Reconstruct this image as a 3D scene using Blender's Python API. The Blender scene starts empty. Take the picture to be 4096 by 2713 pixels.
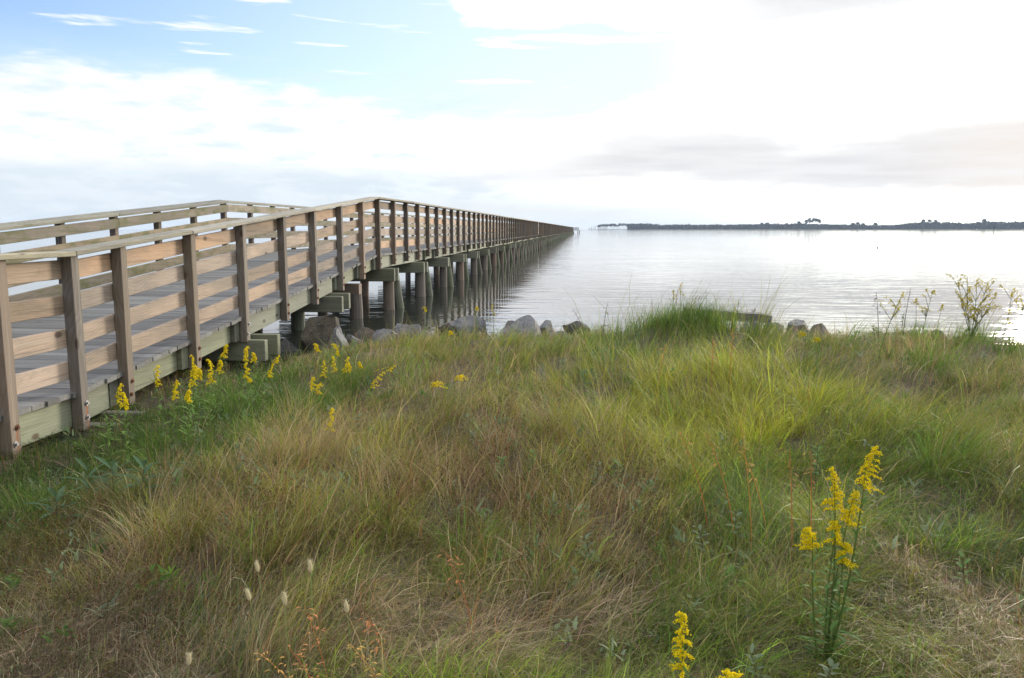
import bpy, bmesh, math, random
import numpy as np
from mathutils import Vector, Matrix, noise as mnoise
R = math.radians
S = bpy.context.scene
COL = S.collection

# ------------------------------------------------------------------ camera, sky, sun, exposure
EYE = 1.54                                   # eye height above the water, metres
cam_d = bpy.data.cameras.new('camera')
cam = bpy.data.objects.new('camera', cam_d)
COL.objects.link(cam)
cam_d.sensor_width = 36.0
cam_d.lens = 810.0 / 1024.0 * 36.0
cam_d.clip_start = 0.05
cam_d.clip_end = 20000
cam.location = (0, 0, EYE)
cam.rotation_euler = (R(90 - 7.734), 0, R(5.07))
S.camera = cam
S.view_settings.view_transform = 'Standard'
S.view_settings.look = 'None'
S.view_settings.exposure = 0.7
S.view_settings.gamma = 1.0
S.cycles.max_bounces = 8
S.cycles.diffuse_bounces = 3
S.cycles.glossy_bounces = 3
S.cycles.transmission_bounces = 4
S.cycles.transparent_max_bounces = 6
S.cycles.volume_bounces = 0
S.cycles.sample_clamp_indirect = 6

SUN_AZ, SUN_EL = 33.0, 11.0                  # right of +Y, above the horizon


class NT:
    """small helper for node trees"""
    def __init__(self, tree):
        self.t = tree

    def n(self, typ, **kw):
        nd = self.t.nodes.new(typ)
        for k, v in kw.items():
            setattr(nd, k, v)
        return nd

    def put(self, sock, v):
        if hasattr(v, 'is_output') or isinstance(v, bpy.types.NodeSocket):
            self.t.links.new(v, sock)
        else:
            if isinstance(v, tuple) and len(v) == 3 and sock.type == 'RGBA':
                v = (*v, 1)
            sock.default_value = v

    def m(self, op, a, b=None, c=None, clamp=False):
        nd = self.n('ShaderNodeMath', operation=op, use_clamp=clamp)
        for i, v in enumerate((a, b, c)):
            if v is not None:
                self.put(nd.inputs[i], v)
        return nd.outputs[0]

    def vm(self, op, a, b=None):
        nd = self.n('ShaderNodeVectorMath', operation=op)
        self.put(nd.inputs[0], a)
        if b is not None:
            self.put(nd.inputs[1], b)
        return nd.outputs[0]

    def ss(self, x, lo, hi, o0=0.0, o1=1.0):
        nd = self.n('ShaderNodeMapRange', interpolation_type='SMOOTHSTEP')
        for i, v in enumerate((x, lo, hi, o0, o1)):
            self.put(nd.inputs[i], v)
        return nd.outputs[0]

    def mix(self, f, a, b, blend='MIX'):
        nd = self.n('ShaderNodeMix', data_type='RGBA', blend_type=blend)
        nd.clamp_factor = True
        self.put(nd.inputs[0], f)
        self.put(nd.inputs[6], a)
        self.put(nd.inputs[7], b)
        return nd.outputs[2]

    def noise(self, vec, scale, detail=3.0, rough=0.55, dist=0.0):
        nd = self.n('ShaderNodeTexNoise')
        self.put(nd.inputs['Vector'], vec)
        nd.inputs['Scale'].default_value = scale
        nd.inputs['Detail'].default_value = detail
        nd.inputs['Roughness'].default_value = rough
        nd.inputs['Distortion'].default_value = dist
        return nd.outputs['Fac']

    def map(self, vec, scale=(1, 1, 1), loc=(0, 0, 0)):
        nd = self.n('ShaderNodeMapping')
        self.put(nd.inputs['Vector'], vec)
        nd.inputs['Scale'].default_value = scale
        nd.inputs['Location'].default_value = loc
        return nd.outputs[0]

    def curve(self, x, pts):
        nd = self.n('ShaderNodeFloatCurve')
        c = nd.mapping.curves[0]
        while len(c.points) < len(pts):
            c.points.new(0.5, 0.5)
        for p, (a, b) in zip(c.points, pts):
            p.location = (a, b)
            p.handle_type = 'AUTO_CLAMPED'
        nd.mapping.update()
        self.put(nd.inputs['Value'], x)
        return nd.outputs[0]


def build_world():
    w = bpy.data.worlds.new('World')
    S.world = w
    w.use_nodes = True
    w.node_tree.nodes.clear()
    g = NT(w.node_tree)
    out = g.n('ShaderNodeOutputWorld')
    bg = g.n('ShaderNodeBackground')
    bg.inputs['Strength'].default_value = 0.1
    g.t.links.new(bg.outputs[0], out.inputs[0])
    sky = g.n('ShaderNodeTexSky', sky_type='NISHITA')
    sky.sun_disc = False
    sky.sun_elevation = R(SUN_EL)
    sky.sun_rotation = R(SUN_AZ)
    sky.air_density = 1.0
    sky.dust_density = 0.6
    sky.ozone_density = 1.6
    tc = g.n('ShaderNodeTexCoord')
    d = tc.outputs['Generated']
    sep = g.n('ShaderNodeSeparateXYZ')
    g.put(sep.inputs[0], d)
    dx, dy, dz = sep.outputs
    az = g.m('DEGREES', g.m('ARCTAN2', dx, dy))
    el = g.m('DEGREES', g.m('ARCSINE', dz))
    azn = g.m('DIVIDE', g.m('ADD', az, 40.0), 70.0, clamp=True)
    X = lambda a: (a + 40) / 70.0

    def c(pts):
        return g.m('MULTIPLY', g.curve(azn, [(X(a), e / 20.0) for a, e in pts]), 20.0)
    elow = c([(-39, 9.0), (-31, 9.6), (-26, 9.5), (-22.5, 8.9), (-17.4, 8.1), (-11.4, 7.4), (-2, 7.5), (4, 8.6), (9, 10.5), (14, 11.6), (29, 12)])
    etop = c([(-39, 19.6), (-13, 18.5), (-9, 15.0), (-7.9, 14.3), (-1.8, 13.8), (3, 13.5), (8, 13.4), (12, 12.3), (16, 11.6), (29, 10.5)])
    gup = c([(-39, 3.5), (-8, 3.6), (-3, 4.4), (0, 5.1), (4.4, 6.2), (11.6, 5.9), (14, 5.1), (18, 5.3), (22, 6.0), (29, 6.9)])
    glo = c([(-39, 4.4), (-8, 3.2), (-3, 3.6), (3, 3.6), (7.8, 3.3), (14.2, 2.7), (20.2, 2.5), (29, 2.2)])
    n_edge = g.m('SUBTRACT', g.noise(g.map(d, (5, 5, 20)), 1.6, 9.0, 0.62, 0.3), 0.5)
    n_soft = g.noise(g.map(d, (3, 3, 16), (3.1, 1.7, 0.4)), 1.3, 6.0, 0.55, 0.4)
    n_fine = g.noise(g.map(d, (10, 10, 48), (7.1, 2.7, 1.4)), 1.5, 7.0, 0.6)
    # clear-sky opening between the two cloud decks
    eb = g.m('MULTIPLY_ADD', n_edge, 5.0, el)
    b_lo = g.ss(g.m('SUBTRACT', eb, elow), -0.5, 0.7)
    b_hi = g.ss(g.m('SUBTRACT', etop, g.m('MULTIPLY_ADD', n_edge, 4.4, el)), -0.3, 0.6)
    high = g.ss(n_soft, 0.42, 0.62)
    up = g.ss(el, 17.0, 24.0)
    blue = g.m('MULTIPLY', b_lo, b_hi)
    blue = g.m('MULTIPLY_ADD', up, g.m('SUBTRACT', g.m('MULTIPLY', high, 0.8), blue), blue)
    blue = g.m('MULTIPLY', blue, g.m('MAXIMUM', g.ss(az, 19.0, 3.0), up))
    # thin streaks of cloud crossing the clear part
    wisp = g.ss(g.noise(g.map(d, (4.5, 4.5, 46), (0.6, 5.2, 2.2)), 1.5, 5.0, 0.5, 0.2), 0.60, 0.70)
    blue = g.m('MULTIPLY', blue, g.m('SUBTRACT', 1.0, g.m('MULTIPLY', wisp, 0.9)))
    pale = g.m('MULTIPLY', g.ss(az, -38.0, 12.0), 0.97)
    pale = g.m('MAXIMUM', pale, g.ss(el, 13.0, 6.0, 0.0, 0.6))
    clear = g.mix(1.0, sky.outputs[0], (SKYT[0], SKYT[1], SKYT[2]), 'MULTIPLY')
    clear = g.mix(pale, clear, (5.45, 6.3, 6.7))
    # cloud light: thin and white, brighter towards the hidden sun
    sv = (math.sin(R(SUN_AZ)) * math.cos(R(8)), math.cos(R(SUN_AZ)) * math.cos(R(8)), math.sin(R(8)))
    dot = g.n('ShaderNodeVectorMath', operation='DOT_PRODUCT')
    g.put(dot.inputs[0], d)
    dot.inputs[1].default_value = sv
    ang = g.m('DEGREES', g.m('ARCCOSINE', g.m('MINIMUM', dot.outputs['Value'], 1.0)))
    glow = g.m('ADD', g.ss(ang, 62.0, 5.0, 0.0, 8.0), g.ss(ang, 26.0, 0.0, 0.0, 14.0))
    amt = g.m('ADD', g.m('MULTIPLY_ADD', n_soft, 2.6, g.m('MULTIPLY_ADD', n_fine, 1.6, 4.6)), glow)
    amt = g.m('MULTIPLY', amt, g.ss(el, 17.0, 45.0, 1.0, 2.1))  # unseen clouds overhead boosted to throw more light on the grass
    dim = g.ss(ang, 75.0, 150.0, 1.0, 0.42)
    amt = g.m('MULTIPLY', amt, dim)
    cc = g.n('ShaderNodeCombineColor')
    g.put(cc.inputs[0], amt)
    g.put(cc.inputs[1], amt)
    g.put(cc.inputs[2], g.m('MULTIPLY', amt, g.ss(ang, 40.0, 5.0, 1.03, 0.84)))
    col = g.mix(blue, cc.outputs[0], clear)
    # pale blue thin places inside the left bank
    thin = g.m('MULTIPLY', g.ss(n_fine, 0.45, 0.68, 0.0, 0.9), g.m('MULTIPLY', g.ss(az, 4.0, -14.0), g.ss(el, 12.0, 8.0)))
    col = g.mix(thin, col, (4.9, 5.7, 6.3))
    # blue-grey base of the left bank, pale grey base ahead
    lm = g.m('MULTIPLY', g.ss(g.m('MULTIPLY_ADD', n_edge, 1.6, el), 5.0, 3.2), g.ss(az, 5.0, -9.0))
    lm = g.m('POWER', g.m('MULTIPLY', lm, g.ss(n_fine, 0.66, 0.40, 0.35, 1.0)), 0.8)
    col = g.mix(lm, col, (4.75, 5.35, 5.85))
    mm = g.m('MULTIPLY', g.ss(el, 2.5, 1.1), g.m('MULTIPLY', g.ss(az, -22.0, -6.0), g.ss(az, 17.0, 6.0)))
    mm = g.m('MULTIPLY', mm, g.ss(n_soft, 0.25, 0.6, 0.6, 1.0))
    col = g.mix(g.m('POWER', mm, 0.5), col, (5.4, 5.7, 5.8))
    # long mauve-grey cloud to the right, warm near the sun
    ge = g.m('MULTIPLY_ADD', g.m('SUBTRACT', n_fine, 0.5), 1.6, g.m('MULTIPLY_ADD', n_edge, 1.6, el))
    gm = g.m('MULTIPLY', g.ss(g.m('SUBTRACT', gup, ge), -1.1, 1.5), g.ss(g.m('SUBTRACT', ge, glo), -0.7, 0.8))
    gm = g.m('MULTIPLY', gm, g.m('MULTIPLY', g.ss(az, -9.0, 3.0), g.ss(n_fine, 0.75, 0.4, 0.85, 1.0)))
    veil = g.m('MULTIPLY', g.ss(g.m('SUBTRACT', gup, ge), -2.6, 0.6), g.m('MULTIPLY', g.ss(g.m('SUBTRACT', ge, glo), -1.0, 0.5), g.ss(az, -12.0, 1.0)))
    col = g.mix(g.m('POWER', veil, 0.5), col, (6.05, 6.03, 6.06))
    n_str = g.noise(g.map(d, (5, 5, 60), (2.2, 0.3, 4.4)), 1.4, 6.0, 0.55, 0.3)
    gm = g.m('MULTIPLY', g.m('POWER', gm, 0.7), g.ss(n_str, 0.66, 0.34, 0.35, 1.0))
    col = g.mix(gm, col, g.mix(g.ss(az, 17.0, 27.0), (5.0, 4.98, 5.12), (5.75, 5.35, 5.0)))
    # grey bellies of the upper deck
    tm = g.m('MULTIPLY', g.ss(g.m('MULTIPLY_ADD', n_edge, 3.0, el), 11.6, 13.6), g.m('MULTIPLY', g.ss(az, 2.0, 14.0), g.ss(el, 24.0, 16.0)))
    col = g.mix(g.m('POWER', tm, 0.4), col, (6.0, 6.02, 6.1))
    col = g.mix(g.m('MULTIPLY', tm, g.ss(n_soft, 0.4, 0.65, 0.2, 0.95)), col, (5.1, 5.2, 5.35))
    g.put(bg.inputs['Color'], col)


HAZE = 0.00013
SKYT = (1.4, 1.42, 2.15)
build_world()
sun_d = bpy.data.lights.new('sun', 'SUN')
sun_d.energy = 2.6
sun_d.angle = R(14)
sun_d.color = (1.0, 0.90, 0.76)
sun = bpy.data.objects.new('sun', sun_d)
COL.objects.link(sun)
sun.rotation_euler = (R(90 - SUN_EL), 0, R(180 - SUN_AZ))


# ------------------------------------------------------------------ helpers
def tag(o, label=None, cat=None, group=None, kind=None):
    if label: o['label'] = label
    if cat: o['category'] = cat
    if group: o['group'] = group
    if kind: o['kind'] = kind
    return o


def empty(name, loc, label=None, cat=None, group=None, parent=None):
    o = bpy.data.objects.new(name, None)
    COL.objects.link(o)
    o.location = loc
    o.empty_display_size = 0.1
    if parent: o.parent = parent
    return tag(o, label, cat, group)


def link(name, me, mat, parent=None, loc=None, smooth=False):
    o = bpy.data.objects.new(name, me)
    COL.objects.link(o)
    if mat and not me.materials: me.materials.append(mat)
    if parent: o.parent = parent
    if loc is not None: o.location = loc
    if smooth:
        me.polygons.foreach_set('use_smooth', np.ones(len(me.polygons), dtype=bool))
    return o


class MB:
    """collects vertices and faces into one mesh"""
    def __init__(self):
        self.v, self.f, self.c = [], [], []

    def add(self, vs, fs, col=None):
        b = len(self.v)
        self.v += [tuple(p) for p in vs]
        self.f += [tuple(b + i for i in f) for f in fs]
        if col is not None:
            self.c += [col] * len(vs)

    def box(self, x0, x1, y0, y1, z0, z1):
        self.hexa([(x0, y0, z0), (x1, y0, z0), (x1, y1, z0), (x0, y1, z0)], [(x0, y0, z1), (x1, y0, z1), (x1, y1, z1), (x0, y1, z1)])

    def hexa(self, lo, hi):
        self.add(list(lo) + list(hi), [(3, 2, 1, 0), (4, 5, 6, 7), (0, 1, 5, 4), (1, 2, 6, 5), (2, 3, 7, 6), (3, 0, 4, 7)])

    def board(self, x0, x1, ya, yb, za, zb, h):
        """a board running along Y whose top edge goes from za to zb"""
        self.hexa([(x0, ya, za - h), (x1, ya, za - h), (x1, yb, zb - h), (x0, yb, zb - h)], [(x0, ya, za), (x1, ya, za), (x1, yb, zb), (x0, yb, zb)])

    def tube(self, pts, rads, n=6, cap=True, col=None):
        vs, fs = [], []
        P = [Vector(p) for p in pts]
        for i, p in enumerate(P):
            d = (P[min(i + 1, len(P) - 1)] - P[max(i - 1, 0)]).normalized()
            a = d.cross(Vector((0.3, 1, 0.2))).normalized()
            if a.length < 0.1: a = Vector((1, 0, 0))
            b = d.cross(a)
            for k in range(n):
                t = 2 * math.pi * k / n
                vs.append(p + (a * math.cos(t) + b * math.sin(t)) * rads[i])
        for i in range(len(P) - 1):
            for k in range(n):
                fs.append((i * n + k, i * n + (k + 1) % n, (i + 1) * n + (k + 1) % n, (i + 1) * n + k))
        if cap:
            fs.append(tuple(range(n - 1, -1, -1)))
            fs.append(tuple((len(P) - 1) * n + k for k in range(n)))
        self.add(vs, fs, col)

    def mesh(self, name):
        me = bpy.data.meshes.new(name)
        me.from_pydata(self.v, [], self.f)
        if self.c:
            at = me.color_attributes.new('Col', 'FLOAT_COLOR', 'POINT')
            at.data.foreach_set('color', np.array([(*c[:3], 1.0) for c in self.c], dtype=np.float32).ravel())
        me.update()
        return me

    def build(self, name, mat, parent=None, bevel=0.0, smooth=False, loc=None):
        o = link(name, self.mesh(name), mat, parent, loc, smooth)
        if bevel:
            b = o.modifiers.new('bevel', 'BEVEL')
            b.width = bevel
            b.segments = 1
            b.limit_method = 'ANGLE'
        return o


def new_mat(name):
    m = bpy.data.materials.new(name)
    m.use_nodes = True
    m.node_tree.nodes.clear()
    g = NT(m.node_tree)
    out = g.n('ShaderNodeOutputMaterial')
    p = g.n('ShaderNodeBsdfPrincipled')
    g.t.links.new(p.outputs[0], out.inputs[0])
    return m, g, p, out


def bump(g, p, h, dist, strength=1.0):
    b = g.n('ShaderNodeBump')
    b.inputs['Distance'].default_value = dist
    b.inputs['Strength'].default_value = strength
    g.put(b.inputs['Height'], h)
    g.t.links.new(b.outputs[0], p.inputs['Normal'])


def wood(name, c_light, c_dark, axis='Y', tint2=None, moss=0.0, mosscol=(0.10, 0.115, 0.035), rust=False, weather=0.25, grain=1.0):
    """weathered board: growth rings cut lengthwise, fine fibre, knots, stains, some moss; differs per board"""
    m, g, p, out = new_mat(name)
    tc = g.n('ShaderNodeTexCoord')
    oi = g.n('ShaderNodeObjectInfo')
    ge = g.n('ShaderNodeNewGeometry')
    rnd = g.m('FRACT', g.m('ADD', oi.outputs['Random'], g.m('MULTIPLY', ge.outputs['Random Per Island'], 7.31)))
    cx = g.n('ShaderNodeCombineXYZ')
    for i, k in enumerate((37.0, 91.0, 53.0)):
        g.put(cx.inputs[i], g.m('MULTIPLY', rnd, k))
    vec = g.vm('ADD', tc.outputs['Object'], cx.outputs[0])
    ax = {'X': 0, 'Y': 1, 'Z': 2}[axis]
    def st(a, l):
        s = [a, a, a]; s[ax] = l
        return tuple(s)
    warp = g.noise(g.map(vec, st(2.0, 0.9)), 1.0, 2.0, 0.5)
    k3 = g.n('ShaderNodeCombineXYZ')
    for i in range(3):
        g.put(k3.inputs[i], g.m('MULTIPLY', warp, 0.26))
    v2 = g.vm('ADD', g.map(vec, st(1.0, 0.045)), k3.outputs[0])
    rings = g.n('ShaderNodeTexWave', wave_type='RINGS', rings_direction=axis, wave_profile='SAW')
    g.put(rings.inputs['Vector'], v2)
    rings.inputs['Scale'].default_value = 16.0
    rings.inputs['Distortion'].default_value = 3.2
    rings.inputs['Detail'].default_value = 2.0
    rings.inputs['Detail Scale'].default_value = 2.0
    fibre = g.noise(g.map(vec, st(150.0, 3.0)), 1.0, 3.0, 0.6)
    blot = g.noise(g.map(vec, st(4.0, 1.2)), 1.0, 4.0, 0.6)
    c = g.mix(g.m('MULTIPLY', g.m('MULTIPLY', rings.outputs['Fac'], g.ss(blot, 0.3, 0.6, 0.25, 1.0)), 0.6 * grain), c_light, c_dark)
    c = g.mix(g.ss(fibre, 0.45, 0.75, 0.0, 0.6), c, c_dark)
    if tint2:
        c = g.mix(g.ss(rnd, 0.6, 0.98, 0.0, 0.9), c, g.mix(0.5, c, tint2))
    grey = g.ss(blot, 0.40, 0.68)
    c = g.mix(g.m('MULTIPLY', grey, weather), c, (0.19, 0.175, 0.15))
    streak = g.noise(g.map(vec, st(26.0, 0.8)), 1.0, 4.0, 0.65)
    c = g.mix(g.ss(streak, 0.52, 0.74, 0.0, 0.55), c, (0.085, 0.068, 0.05))
    c = g.mix(g.ss(streak, 0.46, 0.28, 0.0, 0.35), c, (0.40, 0.34, 0.26))
    # knots
    vo = g.n('ShaderNodeTexVoronoi')
    g.put(vo.inputs['Vector'], g.map(vec, st(3.2, 1.7)))
    vo.inputs['Scale'].default_value = 1.0
    c = g.mix(g.ss(vo.outputs['Distance'], 0.10, 0.05, 0.0, 0.8), c, (0.075, 0.045, 0.028))
    hv = g.n('ShaderNodeHueSaturation')
    g.put(hv.inputs['Color'], c)
    g.put(hv.inputs['Value'], g.m('MULTIPLY_ADD', rnd, 0.5, 0.72))
    g.put(hv.inputs['Saturation'], g.m('MULTIPLY_ADD', g.m('FRACT', g.m('MULTIPLY', rnd, 13.7)), 0.4, 0.7))
    c = hv.outputs[0]
    if moss:
        mo = g.noise(g.map(vec, (9.0, 3.0, 6.0) if axis == 'Y' else (9.0, 9.0, 2.5)), 1.0, 5.0, 0.65)
        c = g.mix(g.ss(mo, 0.62 - 0.22 * moss, 0.80 - 0.14 * moss, 0.0, 0.35 + 0.45 * moss), c, mosscol)
    if rust:                                   # rust running down from the bolt heads (post coordinates: z=0 at the foot)
        sp = g.n('ShaderNodeSeparateXYZ')
        g.put(sp.inputs[0], tc.outputs['Object'])
        jit = g.m('MULTIPLY', g.m('SUBTRACT', g.noise(g.map(vec, (60, 60, 14)), 1.0, 2.0), 0.5), 0.03)
        yy = g.m('ABSOLUTE', g.m('ADD', g.m('SUBTRACT', sp.outputs[1], 0.012), jit))
        strip = g.ss(yy, 0.016, 0.004)
        zz = g.m('MULTIPLY', g.ss(sp.outputs[2], 0.205, 0.185), g.ss(sp.outputs[2], 0.0, 0.12, 0.45, 1.0))
        amt = g.m('MULTIPLY', g.m('MULTIPLY', strip, zz), g.m('MULTIPLY', g.ss(sp.outputs[0], 0.03, 0.04), g.ss(oi.outputs['Random'], 0.2, 0.6)))
        c = g.mix(amt, c, (0.26, 0.10, 0.035))
    g.put(p.inputs['Base Color'], c)
    p.inputs['Roughness'].default_value = 0.82
    p.inputs['Specular IOR Level'].default_value = 0.25
    bump(g, p, g.m('ADD', g.m('MULTIPLY', fibre, 0.6), g.m('MULTIPLY', rings.outputs['Fac'], 0.4)), 0.0025, 0.8)
    return m


M = {}
M['rail'] = wood('rail_board_wood', (0.41, 0.315, 0.235), (0.19, 0.135, 0.095), 'Y', tint2=(0.46, 0.27, 0.145), moss=0.24, weather=0.5)
M['rail_left'] = wood('mossy_rail_wood', (0.32, 0.265, 0.185), (0.14, 0.105, 0.07), 'Y', moss=0.85)
M['cap'] = wood('cap_board_wood', (0.34, 0.315, 0.235), (0.20, 0.18, 0.125), 'Y', moss=0.30, weather=0.5)
M['cap_left'] = wood('mossy_cap_wood', (0.24, 0.235, 0.19), (0.13, 0.125, 0.10), 'Y', moss=0.6, weather=0.7)
M['post'] = wood('post_wood', (0.245, 0.205, 0.16), (0.115, 0.092, 0.07), 'Z', tint2=(0.22, 0.15, 0.11), moss=0.05, rust=True)
M['post_old'] = wood('old_post_wood', (0.165, 0.135, 0.105), (0.08, 0.063, 0.046), 'Z', tint2=(0.13, 0.075, 0.05), moss=0.35)
M['deck'] = wood('deck_plank_wood', (0.20, 0.20, 0.19), (0.11, 0.11, 0.105), 'X', weather=0.2, moss=0.08)
M['stringer'] = wood('treated_timber', (0.27, 0.285, 0.20), (0.17, 0.19, 0.13), 'Y', moss=0.25, weather=0.25)
M['pile_cap'] = wood('treated_cap_timber', (0.22, 0.235, 0.165), (0.12, 0.135, 0.095), 'X', moss=0.25, weather=0.3)
M['pile'] = wood('pile_wood', (0.22, 0.185, 0.155), (0.085, 0.06, 0.045), 'Z', tint2=(0.17, 0.085, 0.05), weather=0.6)
M['brace'] = wood('green_pile_wood', (0.125, 0.15, 0.095), (0.07, 0.085, 0.055), 'Z', moss=0.4, mosscol=(0.06, 0.085, 0.045), weather=0.25)


def plain(name, col, rough=0.6, metal=0.0, var=0.25, scale=8.0, col2=None, bd=0.0):
    m, g, p, out = new_mat(name)
    tc = g.n('ShaderNodeTexCoord')
    n = g.noise(tc.outputs['Object'], scale, 5.0, 0.6)
    c2 = col2 or tuple(x * (1 - var * 1.6) for x in col)
    g.put(p.inputs['Base Color'], g.mix(g.ss(n, 0.35, 0.65), c2, tuple(x * (1 + var * 0.3) for x in col)))
    p.inputs['Roughness'].default_value = rough
    p.inputs['Metallic'].default_value = metal
    if bd: bump(g, p, n, bd)
    return m


M['steel'] = plain('galvanised_steel', (0.42, 0.42, 0.42), 0.5, 0.7, 0.3, 60.0)
M['rusty'] = plain('rusty_steel', (0.20, 0.085, 0.04), 0.8, 0.2, 0.5, 90.0)


def leaf_mat(name, trans=0.35, rough=0.55, spec=0.2, attr='Col'):
    m, g, p, out = new_mat(name)
    a = g.n('ShaderNodeAttribute', attribute_name=attr)
    g.put(p.inputs['Base Color'], a.outputs['Color'])
    p.inputs['Roughness'].default_value = rough
    p.inputs['Specular IOR Level'].default_value = spec
    tr = g.n('ShaderNodeBsdfTranslucent')
    g.put(tr.inputs[0], a.outputs['Color'])
    mx = g.n('ShaderNodeMixShader')
    mx.inputs[0].default_value = trans
    g.t.links.new(p.outputs[0], mx.inputs[1])
    g.t.links.new(tr.outputs[0], mx.inputs[2])
    g.t.links.new(mx.outputs[0], out.inputs[0])
    return m


M['grass'] = leaf_mat('grass_blades', 0.42, 0.5, 0.18)
M['leaf'] = leaf_mat('leaves', 0.35, 0.65, 0.08)
M['flower'] = leaf_mat('yellow_florets', 0.35, 0.7, 0.1)


# ------------------------------------------------------------------ ground and water
SHX=[-60,-12,-7,-5.2,-4.2,-3.2,-2,0,2,4,6,8,10,14,60]
SHY=[-2,4.6,7.0,8.0,8.6,9.9,10.7,10.9,10.9,10.7,10.3,9.8,9.4,9.0,6]
def ground(x,y):
    x=np.asarray(x,float);y=np.asarray(y,float)
    d=np.interp(x,SHX,SHY)-y
    A=np.interp(x,[-9,-3.7,-3.3,-2.2,0,12],[.006,.006,.03,.13,.2,.22])
    h=np.where(d>0,A*(1-np.exp(-np.maximum(d,0)/.55)),np.maximum(d*.35,-1.2))
    m=.30*np.exp(-((x-1.2)/.85)**2-((y-9.9)/.8)**2)+.10*np.exp(-((x-5)/1.5)**2-((y-9.3)/.9)**2)
    m+=.12*np.exp(-((x-2)/1.6)**2-((y-7.6)/1.4)**2)+.1*np.exp(-((x-4.5)/1.)**2-((y-7)/1.)**2)
    b=.055*np.sin(1.3*x+.5)*np.sin(1.1*y+1)+.04*np.sin(2.9*x+1.7*y)+.025*np.sin(5.1*x-3.7*y+1)
    w=np.clip(d/1.2,0,1)*np.clip((x+4.6)/2.0,0.1,1)
    return h+(m+b)*w


def make_ground():
    xs = np.concatenate([np.linspace(-70, -12, 24)[:-1], np.linspace(-12, -6, 25)[:-1], np.linspace(-6, 8, 141)[:-1], np.linspace(8, 16, 33)[:-1], np.linspace(16, 70, 22)])
    ys = np.concatenate([np.linspace(-70, -2, 20)[:-1], np.linspace(-2, 13.5, 156), np.linspace(14, 40, 8)])
    X, Y = np.meshgrid(xs, ys)
    Z = ground(X, Y)
    Z = np.where(Y > 13, np.minimum(Z, -0.5), Z)
    nx, ny = len(xs), len(ys)
    V = np.stack([X, Y, Z], -1).reshape(-1, 3)
    i = np.arange(nx * ny).reshape(ny, nx)
    F = np.stack([i[:-1, :-1], i[:-1, 1:], i[1:, 1:], i[1:, :-1]], -1).reshape(-1, 4)
    me = bpy.data.meshes.new('ground')
    me.from_pydata(V.tolist(), [], F.tolist())
    m, g, p, out = new_mat('thatch_and_mud')
    tc = g.n('ShaderNodeTexCoord')
    n1 = g.noise(tc.outputs['Object'], 3.0, 6.0, 0.65)
    n2 = g.noise(g.map(tc.outputs['Object'], (60, 25, 25)), 1.0, 4.0, 0.6)
    c = g.mix(g.ss(n1, 0.35, 0.65), (0.060, 0.048, 0.030), (0.13, 0.10, 0.062))
    c = g.mix(g.ss(n2, 0.5, 0.75, 0.0, 0.6), c, (0.20, 0.155, 0.10))
    g.put(p.inputs['Base Color'], c)
    p.inputs['Roughness'].default_value = 0.95
    bump(g, p, n2, 0.02)
    o = link('ground', me, m, None, smooth=True)
    tag(o, kind='structure')


make_ground()


def make_water():
    me = bpy.data.meshes.new('water')
    r = 4300
    me.from_pydata([(-r, -r, 0), (r, -r, 0), (r, r, 0), (-r, r, 0)], [], [(0, 1, 2, 3)])
    m, g, p, out = new_mat('bay_water')
    tc = g.n('ShaderNodeTexCoord')
    v = tc.outputs['Object']
    n0 = g.noise(g.map(v, (0.05, 0.22, 1)), 1.0, 3.0, 0.5, 0.5)          # long wind lanes
    n1 = g.noise(g.map(v, (0.75, 2.4, 1)), 1.0, 3.0, 0.5, 0.8)
    n2 = g.noise(g.map(v, (4.0, 10.0, 1)), 1.0, 2.0, 0.5, 0.4)
    h = g.m('MULTIPLY_ADD', n2, 0.06, g.m('MULTIPLY', n1, g.ss(n0, 0.3, 0.7, 0.55, 1.15)))
    p.inputs['Base Color'].default_value = (0.030, 0.034, 0.028, 1)
    p.inputs['Roughness'].default_value = 0.05
    p.inputs['IOR'].default_value = 1.38
    p.inputs['Specular IOR Level'].default_value = 0.5
    bump(g, p, h, 0.011, 1.0)
    o = link('water', me, m)
    tag(o, kind='structure')


make_water()

# ------------------------------------------------------------------ the pier
XO, XI = -3.80, -6.85                          # outer faces of the right and left posts
PEAK, KINK, END = 14.97, 5.78, 283.0
rng = random.Random(4)


def zdeck(y):
    return float(np.interp(y, [0, KINK, PEAK, 400], [0.308, 0.308, 1.068, 1.068]))


zdeck_ = zdeck
pier = empty('pier', (-5.3, 0, 0), 'long wooden fishing pier on piles rising from the bank and running out over the bay', 'pier')


def child(o):
    """parts are modelled in world coordinates; hang them on the pier without moving them"""
    o.location = o.location - pier.location
    return o


RIGHT_Y = [3.78, 5.007, 5.784, 6.424, 7.646, 8.861, 10.122, 11.313, 12.583, 13.846, 14.991]
y = 14.991 + 1.22
while y < END - 0.3:
    if not (abs(y - 68.6) < 0.62 or abs(y - 134.5) < 0.62):   # two posts are missing far out
        RIGHT_Y.append(y)
    y += 1.22
LEFT_Y = []
y = 14.97 - 9 * 1.22
while y < END - 0.3:
    LEFT_Y.append(y)
    y += 1.22


def post_mesh(zb, zt, w=0.088, d=0.092, skew=0.0, low=True):
    mb = MB()
    mb.hexa([(-w / 2, -d / 2, 0), (w / 2, -d / 2, 0), (w / 2, d / 2, 0), (-w / 2, d / 2, 0)],
            [(-w / 2 + skew, -d / 2, zt - zb), (w / 2 + skew, -d / 2, zt - zb), (w / 2 + skew, d / 2, zt - zb), (-w / 2 + skew, d / 2, zt - zb)])
    return mb


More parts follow.
